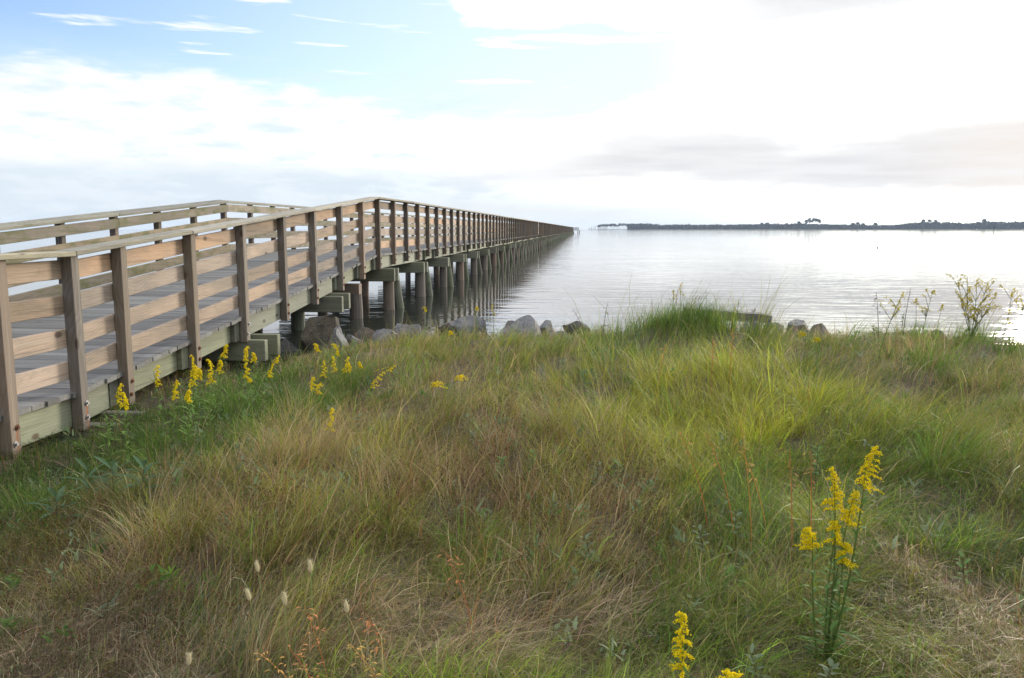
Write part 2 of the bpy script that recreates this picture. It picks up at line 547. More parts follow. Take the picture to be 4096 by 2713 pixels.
def railing(side):
    right = side > 0
    zdeck = (lambda q: zdeck_(q)) if right else (lambda q: zdeck_(q) - 0.060)
    xo = XO if right else XI
    lab = 'right-hand railing, posts outside the boards, pinkish tan' if right else 'left-hand railing, olive with moss'
    r = empty('railing', (0, 0, 0), parent=pier)
    r['label'] = lab
    r.location = (-pier.location.x, 0, 0)
    ys = RIGHT_Y if right else LEFT_Y
    far = MB()
    xc = xo - 0.044 if right else xo + 0.044
    for i, yy in enumerate(ys):
        zb = zdeck(yy) - (0.30 if yy < PEAK - 0.2 else (0.275 if yy < PEAK + 0.3 else rng.choice([0.20, 0.22, 0.24])))
        zt = zdeck(yy) + 1.031
        if i < 100:
            mb = post_mesh(zb, zt, 0.088, 0.092, rng.uniform(-.006, .006))
            mt = M['post'] if (right and yy < PEAK - 0.3) else M['post_old']
            o = mb.build('post', mt, r, 0.004 if yy < 22 else 0)
            o.location = (xc, yy, zb)
            o.rotation_euler = (0, 0, rng.uniform(-.02, .02))
            if right and yy < 25:
                for dz, dyy in ((0.095, -0.012 if i % 2 else 0.012), (0.205, 0.014)):
                    bm = MB()
                    xw = xo + 0.001
                    zz = zb + dz
                    bm.tube([(xw, yy + dyy, zz), (xw + 0.004, yy + dyy, zz)], [0.021, 0.021], 12)
                    bm.tube([(xw + 0.004, yy + dyy, zz), (xw + 0.016, yy + dyy, zz)], [0.012, 0.011], 6)
                    bm.build('bolt', M['steel'] if i in (2, 5) or (i == 1 and dz < .15) else M['rusty'], r)
        else:
            w = 0.044
            far.box(xc - w, xc + w, yy - .046, yy + .046, zb, zt)
    o = far.build('post', M['post_old'], r)
    o['kind'] = 'stuff'
    # horizontal boards, four high, on the inner face of the posts
    xa, xb = (xo - 0.089 - 0.040, xo - 0.089) if right else (xo + 0.089, xo + 0.089 + 0.040)
    if right:
        br = [2.6, 5.784, 8.861, 11.313, 14.991] + [14.991 + 3.66 * k for k in range(1, 80)]
    else:
        br = [2.6, 6.43, 11.31, 14.97] + [14.97 + 4.88 * k for k in range(1, 60)]
    br = [b for b in br if b < END] + [END]
    farb = MB()
    nb = 0
    mt = M['rail'] if right else M['rail_left']
    for a, b in zip(br[:-1], br[1:]):
        for top in (0.992, 0.738, 0.484, 0.245):
            j = rng.uniform(-.008, .008)
            x0, x1 = xa + rng.uniform(-.002, .002), xb
            za, zb_ = zdeck(a) + top + j, zdeck(b) + top + j + rng.uniform(-.005, .005)
            if nb < 96:
                mb = MB()
                n = 6 if a < 20 else 2
                bow = rng.uniform(-.006, .006)
                for k in range(1):
                    pts = np.linspace(a + .0025, b - .0025, n + 1)
                    vs, fs = [], []
                    for q, yy in enumerate(pts):
                        t = q / n
                        zt = za + (zb_ - za) * t + bow * math.sin(math.pi * t)
                        vs += [(x0, yy, zt - .140), (x1, yy, zt - .140), (x1, yy, zt), (x0, yy, zt)]
                    for q in range(n):
                        s = q * 4
                        for e in range(4):
                            fs.append((s + e, s + (e + 1) % 4, s + 4 + (e + 1) % 4, s + 4 + e))
                    fs += [(3, 2, 1, 0), (n * 4, n * 4 + 1, n * 4 + 2, n * 4 + 3)]
                    mb.add(vs, fs)
                mb.build('rail_board', mt, r, 0.004 if a < 16 else 0)
            else:
                farb.board(x0, x1, a, b - .004, za, zb_, .14)
            nb += 1
    o = farb.build('rail_board', mt, r)
    o['kind'] = 'stuff'
    # flat cap on top
    xa, xb = (xo - 0.150, xo + 0.032) if right else (xo - 0.032, xo + 0.150)
    br = ([2.6, 5.762, 7.60, 11.25, 14.83] if right else [2.6, 6.3, 11.30, 14.92]) + [14.92 + 2.98] + [17.9 + 4.88 * k for k in range(1, 60)]
    br = [b for b in br if b < END] + [END]
    farb = MB()
    mt = M['cap'] if right else M['cap_left']
    for i, (a, b) in enumerate(zip(br[:-1], br[1:])):
        j = rng.uniform(-.004, .004)
        za, zb_ = zdeck(a) + 1.070 + j, zdeck(b) + 1.070 + rng.uniform(-.004, .004)
        dx = rng.uniform(-.004, .004)
        if i < 40:
            mb = MB()
            if right:
                mb.board(xa + dx, xb + dx, a + .003, b - .003, za, zb_, .038)
            else:                              # the left cap has cupped and leans in over the deck
                q = .016
                mb.hexa([(xa, a + .003, za - .038 + q), (xb, a + .003, za - .038 - q), (xb, b - .003, zb_ - .038 - q), (xa, b - .003, zb_ - .038 + q)],
                        [(xa, a + .003, za + q), (xb, a + .003, za - q), (xb, b - .003, zb_ - q), (xa, b - .003, zb_ + q)])
            mb.build('cap_board', mt, r, 0.005 if a < 16 else 0)
        else:
            farb.board(xa, xb, a, b - .004, za, zb_, .038)
    o = farb.build('cap_board', mt, r)
    o['kind'] = 'stuff'
    return r


railing(1)
railing(-1)

# deck planks: one part, the planks are its pattern
mb = MB()
yy = 2.6
while yy < END:
    w = 0.139 + rng.uniform(-.002, .002)
    z0, z1 = zdeck(yy), zdeck(yy + w)
    dz = rng.uniform(-.0015, .0015)
    xr = XO - 0.042 + rng.uniform(-.012, .010)
    lo = [(XI + .03, yy, z0 - .038 + dz), (xr, yy, z0 - .038 + dz), (xr, yy + w, z1 - .038 + dz), (XI + .03, yy + w, z1 - .038 + dz)]
    mb.hexa(lo, [(p[0], p[1], p[2] + .038) for p in lo])
    yy += 0.1475
child(mb.build('deck', M['deck'], pier))

BENTS = [6.02, 9.04, 12.06, 15.30] + [15.30 + 3.05 * k for k in range(1, 88)]
# stringers
far = MB()
edges = [2.6] + BENTS + [END]
for line, xs in enumerate((XO - 0.094, -4.6, -5.35, -6.1, XI + 0.094 + .045)):
    for i, (a, b) in enumerate(zip(edges[:-1], edges[1:])):
        off = 0.0 if (line or i % 2 == 0) else 0.050
        x1 = xs - off
        m_ = MB() if (line == 0 and i < 30) else far
        brk = [a - .22 if (i and i % 2 == 0) else a + .0, b + (.22 if i % 2 == 0 else 0)]
        for kk in (KINK, PEAK):
            if brk[0] < kk < brk[1]: brk.insert(1, kk)
        for a2, b2 in zip(brk[:-1], brk[1:]):
            m_.board(x1 - .045, x1, a2 + .001, b2 - .001, zdeck(a2) - .0395, zdeck(b2) - .0395, .235)
        if m_ is not far:
            child(m_.build('stringer', M['stringer'], pier, 0.003 if a < 16 else 0))
o = child(far.build('stringer', M['stringer'], pier))
o['kind'] = 'stuff'
# blocks filling between the set-back stringers and the posts
n = 0
for yy in RIGHT_Y:
    if yy > 24: break
    i = int(np.searchsorted(edges, yy)) - 1
    if i % 2 == 1:
        mb = MB()
        z = zdeck(yy)
        mb.box(XO - .1425, XO - .090, yy - .17, yy + .02, z - .285, z - .052)
        child(mb.build('block', M['pile_cap'], pier, 0.003))

farc, farp, farb = MB(), MB(), MB()


def pile(mb, p0, p1, r, seg=5, n=14):
    pts, rads = [], []
    for k in range(seg + 1):
        t = k / seg
        pts.append([p0[a] + (p1[a] - p0[a]) * t + (rng.uniform(-.006, .006) if 0 < k < seg and a < 2 else 0) for a in range(3)])
        rads.append(r * (1.06 - .10 * t) * rng.uniform(.97, 1.03))
    mb.tube(pts, rads, n)


for i, yc in enumerate(BENTS):
    zt = zdeck(yc) - .2765
    for s in (-1, 1):
        ya = yc + (-.20 if s < 0 else .11)
        z1 = zdeck(ya) - .2765 if yc < PEAK else zt
        xe = -3.60 + rng.uniform(-.03, .03) + (.02 if s > 0 else 0)
        mb = MB() if i < 30 else farc
        mb.box(XI - .2, xe, ya, ya + .09, z1 - .24, z1)
        if i < 30: child(mb.build('pile_cap', M['pile_cap'], pier, 0.006 if i < 6 else 0))
    near = i < 24
    for x in (-3.74, -5.05, -6.7):
        if i in (0, 1, 2) and x == -3.74: x = -4.38
        if yc > 100 and x == -5.05: continue
        top = zt - (.25 if rng.random() < .3 and x > -4 and i > 2 else .02)
        mb = MB() if near else farp
        pile(mb, (x + rng.uniform(-.03, .03), yc + rng.uniform(-.015, .015), -1.4), (x, yc, top), .108 if x > -5 else .10)
        if near:
            o = child(mb.build('pile', M['pile'] if i > 2 else M['brace'], pier, smooth=False))
    if i > 2:
        mb = MB() if near else farb
        pile(mb, (-3.44 + rng.uniform(-.05, .05), yc + .32, -1.1), (-3.70, yc + .27, zt - .02), .092)
        if near:
            child(mb.build('brace_pile', M['brace'], pier))
for mbx, nm, mt in ((farc, 'pile_cap', 'pile_cap'), (farp, 'pile', 'pile'), (farb, 'brace_pile', 'brace')):
    o = child(mbx.build(nm, M[mt], pier))
    o['kind'] = 'stuff'
# an older stub pile with a block on it between two bents
mb = MB()
pile(mb, (-3.93, 13.75, -1.0), (-3.95, 13.75, .42), .115)
mb.box(-4.9, -3.86, 13.66, 13.84, .42, .60)
o = child(mb.build('pile', M['pile'], pier))
o['label'] = 'stub of an older rust-stained pile with a block on top'
# platform at the far end
ep = empty('end_platform', (3.5, END, 0), parent=pier)
mb = MB(); mb.box(-6.9, -1.2, END, END + 5, .99, 1.07); o = mb.build('deck', M['deck'], ep); o.location = -Vector((-1.8, END, 0))
mb = MB()
for z in (2.10, 1.85, 1.6, 1.35): mb.box(-3.8, -2.0, END + .1, END + .18, z - .13, z)
for x in (-3.0, -2.02): mb.box(x, x + .1, END + .01, END + .1, 1.07, 2.1)
o = mb.build('railing', M['post_old'], ep); o.location = -Vector((-1.8, END, 0))
mb = MB()
for x in (-2.3, -1.75): mb.tube([(x, END + .6, -1), (x, END + .6, .99)], [.13, .12], 8)
o = mb.build('pile', M['pile'], ep); o.location = -Vector((-1.8, END, 0))
ep.location = (-1.8 - pier.location.x, END, 0)


# ------------------------------------------------------------------ rocks along the bank
def granite(name, a, b):
    m, g, p, out = new_mat(name)
    tc = g.n('ShaderNodeTexCoord')
    oi = g.n('ShaderNodeObjectInfo')
    cx = g.n('ShaderNodeCombineXYZ')
    for i, k in enumerate((17.0, 31.0, 11.0)):
        g.put(cx.inputs[i], g.m('MULTIPLY', oi.outputs['Random'], k))
    v = g.vm('ADD', tc.outputs['Object'], cx.outputs[0])
    n1 = g.noise(v, 5.0, 7.0, 0.62)
    n2 = g.noise(v, 45.0, 4.0, 0.7)
    c = g.mix(g.ss(n1, 0.35, 0.65), a, b)
    c = g.mix(g.ss(n2, 0.52, 0.75, 0.0, 0.6), c, (0.30, 0.30, 0.30))
    c = g.mix(g.ss(n2, 0.48, 0.3, 0.0, 0.6), c, (0.07, 0.07, 0.07))
    ge = g.n('ShaderNodeNewGeometry')
    sp = g.n('ShaderNodeSeparateXYZ')
    g.put(sp.inputs[0], ge.outputs['Position'])
    c = g.mix(g.ss(g.m('MULTIPLY_ADD', n1, 0.12, sp.outputs[2]), 0.20, 0.11, 0.0, 0.75), c, (0.035, 0.036, 0.028))     # wet, weedy foot
    crack = g.n('ShaderNodeTexVoronoi', feature='DISTANCE_TO_EDGE')
    g.put(crack.inputs['Vector'], v)
    crack.inputs['Scale'].default_value = 4.5
    c = g.mix(g.ss(crack.outputs['Distance'], 0.03, 0.0, 0.0, 0.6), c, (0.05, 0.05, 0.048))
    g.put(p.inputs['Base Color'], c)
    p.inputs['Roughness'].default_value = 0.85
    bump(g, p, g.m('MULTIPLY_ADD', n2, 0.5, n1), 0.05)
    return m


M['granite'] = granite('grey_granite', (0.14, 0.14, 0.145), (0.23, 0.23, 0.24))
M['palegranite'] = granite('pale_granite', (0.19, 0.19, 0.195), (0.30, 0.30, 0.31))
M['brownrock'] = granite('brown_stained_stone', (0.085, 0.072, 0.05), (0.15, 0.13, 0.095))
M['darkrock'] = granite('dark_wet_stone', (0.03, 0.03, 0.028), (0.06, 0.058, 0.05))


def rock_mesh(seed, sx, sy, sz, cuts=15):
    r = random.Random(seed)
    bm = bmesh.new()
    bmesh.ops.create_icosphere(bm, subdivisions=4, radius=1.0)
    planes = []
    for k in range(cuts):
        n = Vector((r.gauss(0, 1), r.gauss(0, 1), r.gauss(0, 0.8))).normalized()
        planes.append((n, r.uniform(.28, .62)))
    for v in bm.verts:
        for n, d in planes:
            q = v.co.dot(n) - d
            if q > 0: v.co -= n * q
        nz = mnoise.fractal(v.co * 2.2 + Vector((seed, 0, 0)), 0.9, 2.0, 4)
        v.co += v.co.normalized() * nz * 0.04
    mx = [max(abs(v.co[i]) for v in bm.verts) for i in range(3)]
    for v in bm.verts:
        v.co = Vector((v.co.x / mx[0] * sx, v.co.y / mx[1] * sy, v.co.z / mx[2] * sz))
    me = bpy.data.meshes.new('rock')
    bm.to_mesh(me)
    bm.free()
    return me


# x, y, z of top, width, thickness, material, seed, tilt, label
ROCKS = [
    (-3.42, 10.30, .44, .50, .55, 'brownrock', 3, (0, .25, .3), 'big brown rounded boulder under the pier beside a thick pile'),
    (-3.10, 9.85, .33, .31, .40, 'granite', 8, (0, .5, 0), 'steep grey rock leaning against the big brown boulder'),
    (-3.68, 9.95, .16, .34, .35, 'granite', 12, (0, -.3, .2), 'low grey rock at the left foot of the brown boulder'),
    (-3.22, 11.1, .17, .62, .40, 'brownrock', 21, (0, .05, .1), 'flat tan slab lying behind the steep grey rock'),
    (-2.98, 10.35, .17, .42, .28, 'granite', 34, (.2, -.35, .2), 'narrow grey slab slanting up out of the grass by the pier'),
    (-2.60, 10.45, .23, .38, .42, 'granite', 5, (.1, -.3, .1), 'blue-grey rock with a sloping flat face, left of a twin block'),
    (-2.50, 11.0, .24, .36, .40, 'granite', 17, (0, .12, .4), 'blue-grey block just behind the rock with the sloping face'),
    (-1.82, 11.9, .25, .72, .50, 'granite', 40, (0, -.12, .1), 'long pale flat rock at the water edge behind goldenrod'),
    (-1.00, 11.2, .28, .26, .35, 'granite', 51, (0, .1, 0), 'small grey rock touching the left side of the tall pale boulder'),
    (-0.72, 10.5, .43, .62, .45, 'palegranite', 62, (.3, .55, .3), 'tall pale boulder with a bright slanting face at the water edge'),
    (-0.50, 10.9, .32, .34, .40, 'granite', 70, (0, .35, 0), 'grey wedge of rock sloping right from the tall pale boulder'),
    (-0.32, 10.35, .26, .46, .35, 'granite', 71, (0, 0, .2), 'low flat grey rock in front of the dark square rock'),
    (-0.08, 10.85, .32, .38, .35, 'darkrock', 88, (0, .05, .1), 'dark square-topped rock at the water edge left of the grassy mound'),
    (1.98, 10.12, .42, .20, .25, 'granite', 90, (0, 0, .2), 'small grey stone in the grass below the slab'),
    (2.14, 10.22, .41, .24, .25, 'granite', 93, (0, .2, .2), 'pale grey stone under the right end of the slab'),
    (2.42, 10.45, .385, .36, .35, 'granite', 97, (0, .05, .5), 'rounded grey rock right of the slab'),
    (2.68, 10.35, .415, .36, .35, 'granite', 105, (0, .1, .5), 'peaked grey rock, pointed like a tent, on the skyline of the bank'),
    (3.01, 10.45, .355, .25, .30, 'brownrock', 109, (0, -.2, .5), 'small dark peaked rock right of the tent-shaped one'),
    (3.88, 10.0, .33, .26, .30, 'granite', 114, (0, 0, .1), 'low grey rock in the grass behind a leaning goldenrod'),
    (4.12, 9.75, .385, .24, .26, 'granite', 120, (0, .1, .1), 'round blue-grey rock in the grass left of the tall goldenrod bush'),
    (-2.15, 10.75, .17, .30, .30, 'granite', 141, (0, .2, .6), 'low grey stone half buried between the twin blue-grey blocks and the long pale rock'),
    (-1.45, 10.9, .20, .34, .30, 'granite', 146, (.2, -.2, .2), 'squat grey stone right of the long pale rock'),
    (-2.85, 10.9, .15, .30, .30, 'brownrock', 152, (0, 0, .8), 'small brown stone behind the narrow slanting slab'),
    (.28, 10.75, .22, .30, .30, 'granite', 157, (0, .2, .4), 'low grey stone right of the dark square-topped rock'),
    (-4.70, 8.65, .16, .36, .30, 'darkrock', 131, (0, 0, .3), 'dark wet rock in the shade under the pier'),
    (-5.25, 8.25, .14, .40, .34, 'darkrock', 137, (0, 0, .9), 'black rock farther back under the pier'),
]
for (x, y, zt, w, t, mt, sd, tilt, lab) in ROCKS:
    zb = min(float(ground(x, y)), 0.1) - .18
    hz = (zt - zb) / 2
    me = rock_mesh(sd, w * .56, t * .6, hz)
    rot = Matrix.Rotation(tilt[2], 4, 'Z') @ Matrix.Rotation(tilt[1], 4, 'Y') @ Matrix.Rotation(tilt[0], 4, 'X')
    me.transform(rot)
    zs = [v.co.z for v in me.vertices]
    me.transform(Matrix.Scale((zt - zb) / (max(zs) - min(zs)), 4, (0, 0, 1)))
    zs = [v.co.z for v in me.vertices]
    o = link('rock', me, M[mt], None, (x, y, zt - max(zs)))
    tag(o, lab, 'rock', 'rocks along the bank')

# the broken slab lying on the mound
mb = MB()
pts = [(-.62, -.12), (.48, -.14), (.50, .10), (-.60, .14)]
mb.hexa([(x, y, -.11) for x, y in pts], [(x + .01, y, .0 + .012 * math.sin(7 * x)) for x, y in pts])
me = mb.mesh('stone_slab')
bm = bmesh.new(); bm.from_mesh(me)
bmesh.ops.subdivide_edges(bm, edges=bm.edges[:], cuts=7, use_grid_fill=True)
for v in bm.verts:
    v.co += Vector((mnoise.noise(v.co * 9), mnoise.noise(v.co * 9 + Vector((5, 0, 0))), mnoise.noise(v.co * 7 + Vector((0, 9, 0))))) * .014
bm.to_mesh(me); bm.free()
o = link('stone_slab', me, M['granite'], None, (1.88, 10.5, .50))
o.rotation_euler = (0.02, .055, -.06)
tag(o, 'long flat-topped grey stone slab lying on the bank beside the grassy mound', 'stone slab')

# ------------------------------------------------------------------ the meadow
PAL = {
    'straw': (0.340, 0.255, 0.125), 'brown': (0.225, 0.130, 0.066), 'yg': (0.300, 0.310, 0.030), 'green': (0.120, 0.205, 0.030),
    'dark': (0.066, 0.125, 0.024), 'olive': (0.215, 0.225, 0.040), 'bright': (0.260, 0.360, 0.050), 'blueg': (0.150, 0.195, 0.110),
    'pink': (0.440, 0.325, 0.220)}
SP = list(PAL)
# centre x, y, radius x, y, species shares, blade length, bend at the tip (degrees), lean direction (degrees from +X), directedness
ZONES = [
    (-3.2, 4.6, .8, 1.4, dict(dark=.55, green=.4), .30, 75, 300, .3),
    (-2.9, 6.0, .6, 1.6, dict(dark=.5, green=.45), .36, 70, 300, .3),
    (-2.33, 3.32, .45, .6, dict(olive=.35, brown=.3, dark=.3), .26, 70, 0, .2),
    (-1.34, 4.11, .56, 1.3, dict(straw=.46, olive=.36, yg=.16), .42, 72, 320, .5),
    (-1.28, 2.92, .47, .67, dict(brown=.30, olive=.42, straw=.14, green=.12), .30, 65, 0, .2),
    (-.70, 4.15, .61, 1.2, dict(brown=.38, straw=.16, olive=.40, green=.06), .36, 62, 0, .2),
    (-.76, 5.85, .72, 1.3, dict(straw=.28, olive=.48, brown=.12, green=.1), .36, 70, 330, .4),
    (-1.3, 8.6, 1.3, 1.3, dict(olive=.5, green=.3, straw=.2), .40, 70, 0, .2),
    (.14, 6.46, .64, 1.3, dict(yg=.42, olive=.35, green=.2), .36, 68, 150, .3),
    (.95, 5.65, .85, 1.5, dict(yg=.88, olive=.1), .48, 78, 140, .5),
    (1.2, 9.7, .8, .8, dict(green=.5, dark=.3, olive=.2), .62, 55, 0, .2),
    (.5, 8.0, .5, 1.0, dict(dark=.5, green=.35, olive=.2), .40, 70, 0, .2),
    (1.28, 5.31, .39, .9, dict(yg=.5, bright=.45), .42, 85, 20, .6),
    (2.28, 7.2, .8, 1.2, dict(olive=.45, straw=.06, pink=.06, green=.45), .34, 80, 350, .5),
    (2.9, 7.3, .7, 1.4, dict(olive=.48, straw=.2, brown=.1, green=.3), .42, 70, 0, .3),
    (1.34, 4.4, .55, .8, dict(green=.65, bright=.2, olive=.15), .36, 92, 330, .7),
    (1.99, 4.6, .51, .9, dict(olive=.5, green=.42, straw=.08), .50, 75, 320, .5),
    (.09, 4.15, .36, .93, dict(straw=.25, olive=.45, brown=.25, yg=.1), .36, 65, 0, .2),
    (0, 3.15, .47, .55, dict(olive=.42, brown=.22, straw=.18, green=.2), .32, 68, 330, .3),
    (-.57, 3.15, .38, .5, dict(green=.50, olive=.40, straw=.10), .40, 96, 318, .9),
    (-.33, 2.58, .42, .26, dict(pink=.85, olive=.12), .34, 104, 325, .95),
    (-.33, 2.58, .42, .26, dict(pink=.85, olive=.12), .34, 104, 325, .95),
    (.05, 2.62, .30, .2, dict(pink=.75, straw=.15, green=.2), .30, 104, 20, .9),
    (-.42, 2.08, .36, .26, dict(bright=.62, green=.22, straw=.12), .36, 62, 300, .4),
    (.12, 2.12, .36, .26, dict(bright=.5, olive=.3, green=.2), .22, 80, 0, .3),
    (.56, 2.81, .31, .5, dict(green=.5, olive=.45, straw=.05), .36, 82, 0, .4),
    (.62, 2.23, .33, .22, dict(green=.4, bright=.35, olive=.25), .24, 85, 330, .4),
    (1.29, 3.01, .18, .55, dict(pink=.5, straw=.15, olive=.3), .40, 104, 240, .95),
    (1.05, 2.65, .2, .25, dict(pink=.12, olive=.6, green=.28), .30, 104, 200, .9),
    (1.9, 3.7, .25, .7, dict(dark=.4, green=.3, blueg=.2, olive=.2), .34, 85, 250, .4),
    (1.34, 2.3, .17, .35, dict(olive=.5, straw=.2, pink=.15, green=.2), .42, 88, 215, .8),
    (-1.48, 2.15, .42, .36, dict(pink=.62, brown=.10, blueg=.18, green=.1), .13, 85, 0, .1),
    (-1.88, 2.65, .33, .28, dict(brown=.30, straw=.2, pink=.15, olive=.3, green=.1), .18, 75, 0, .1),
    (-1.06, 2.32, .23, .3, dict(olive=.35, green=.2, straw=.25, blueg=.2), .22, 65, 0, .2),
    (.51, 3.42, .3, .5, dict(dark=.6, green=.3, olive=.1), .34, 75, 0, .2),
    (4.5, 9.0, 1.0, .8, dict(green=.4, dark=.2, olive=.3), .36, 65, 0, .2),
]
nr = np.random.default_rng(11)


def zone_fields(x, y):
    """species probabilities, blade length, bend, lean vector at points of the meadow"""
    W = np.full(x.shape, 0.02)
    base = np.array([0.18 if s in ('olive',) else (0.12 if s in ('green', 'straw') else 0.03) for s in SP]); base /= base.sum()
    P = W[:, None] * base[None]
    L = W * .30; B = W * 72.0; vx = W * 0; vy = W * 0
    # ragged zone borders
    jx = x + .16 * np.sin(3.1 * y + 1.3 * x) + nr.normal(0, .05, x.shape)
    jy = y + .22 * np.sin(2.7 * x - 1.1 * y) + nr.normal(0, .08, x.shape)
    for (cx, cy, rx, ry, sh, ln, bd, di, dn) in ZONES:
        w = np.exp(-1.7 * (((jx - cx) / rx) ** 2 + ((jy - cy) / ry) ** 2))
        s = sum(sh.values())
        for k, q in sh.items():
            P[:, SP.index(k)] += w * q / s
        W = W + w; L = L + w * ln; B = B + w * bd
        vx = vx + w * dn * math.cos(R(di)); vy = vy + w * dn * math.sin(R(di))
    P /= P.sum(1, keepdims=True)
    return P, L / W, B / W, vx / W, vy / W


def ribbon_mesh(name, base, length, width, th0, th1, phi, col, segs=4, curl=None, kink=None):
    """many curved blades in one mesh; per-blade arrays"""
    n = len(base)
    t = np.linspace(0, 1, segs + 1)
    pts = np.zeros((n, segs + 1, 3), np.float32)
    pts[:, 0] = base
    ph = phi.copy()
    for k in range(segs):
        tm = (t[k] + t[k + 1]) / 2
        th = th0 + (th1 - th0) * tm ** 1.3
        if kink is not None: th = th + kink * (k >= segs // 2)
        if curl is not None: ph = ph + curl / segs
        dv = np.stack([np.sin(th) * np.cos(ph), np.sin(th) * np.sin(ph), np.cos(th)], -1)
        pts[:, k + 1] = pts[:, k] + dv * (length / segs)[:, None]
    g0 = ground(pts[:, :, 0].ravel(), pts[:, :, 1].ravel()).reshape(n, -1)
    low = np.maximum(g0, 0.0) + 0.012 + 0.05 * nr.random((n, 1)) * (np.arange(segs + 1) > 0)
    pts[:, 1:, 2] = np.maximum(pts[:, 1:, 2], low[:, 1:])
    tw = phi + np.pi / 2 + nr.normal(0, .7, n)
    side = np.stack([np.cos(tw), np.sin(tw), nr.normal(0, .25, n)], -1)
    wid = width[:, None] * (1 - .86 * t[None] ** 1.6) * .5
    a = pts - side[:, None] * wid[:, :, None]
    b = pts + side[:, None] * wid[:, :, None]
    V = np.stack([a, b], 2).reshape(-1, 3).astype(np.float32)
    m = 2 * (segs + 1)
    i = (np.arange(n) * m)[:, None] + (np.arange(segs) * 2)[None]
    F = np.stack([i, i + 1, i + 3, i + 2], -1).reshape(-1).astype(np.int32)
    nf = n * segs
    me = bpy.data.meshes.new(name)
    me.vertices.add(len(V)); me.vertices.foreach_set('co', V.ravel())
    me.loops.add(nf * 4); me.loops.foreach_set('vertex_index', F)
    me.polygons.add(nf)
    me.polygons.foreach_set('loop_start', np.arange(0, nf * 4, 4, dtype=np.int32))
    me.polygons.foreach_set('loop_total', np.full(nf, 4, np.int32))
    me.polygons.foreach_set('use_smooth', np.ones(nf, dtype=bool))
    C = np.ones((n, m, 4), np.float32)
    C[:, :, :3] = col[:, None, :]
    at = me.color_attributes.new('Col', 'FLOAT_COLOR', 'POINT')
    at.data.foreach_set('color', C.ravel())
    me.update(calc_edges=True)
    return me, pts


def sample_xy(n, ymin=0.7, ymax=11.4, spread=.80, pad=1.0, power=1.0):
    """points of the meadow, thinner with distance"""
    u = nr.random(n)
    yy = ymin * (ymax / ymin) ** u if power == 1 else ymin + (ymax - ymin) * u ** power
    xx = (nr.random(n) * 2 - 1) * (spread * yy + pad)
    k = (np.interp(xx, SHX, SHY) - yy > .02)
    return xx[k], yy[k]


def rnd_cols(idx, n_per=None, jit=.26):
    base = np.array([PAL[s] for s in SP])[idx] * 1.13
    v = nr.normal(1, jit, (len(idx), 1))
    h = nr.normal(1, .07, (len(idx), 3))
    return np.clip(base * np.clip(v, .5, 1.6) * h, .01, .6)


def pick(P):
    c = np.cumsum(P, 1)
    return np.minimum((nr.random((len(P), 1)) > c).sum(1), len(SP) - 1)


def under_pier(x, y):
    return (x < -3.7) & (x > -7.0)


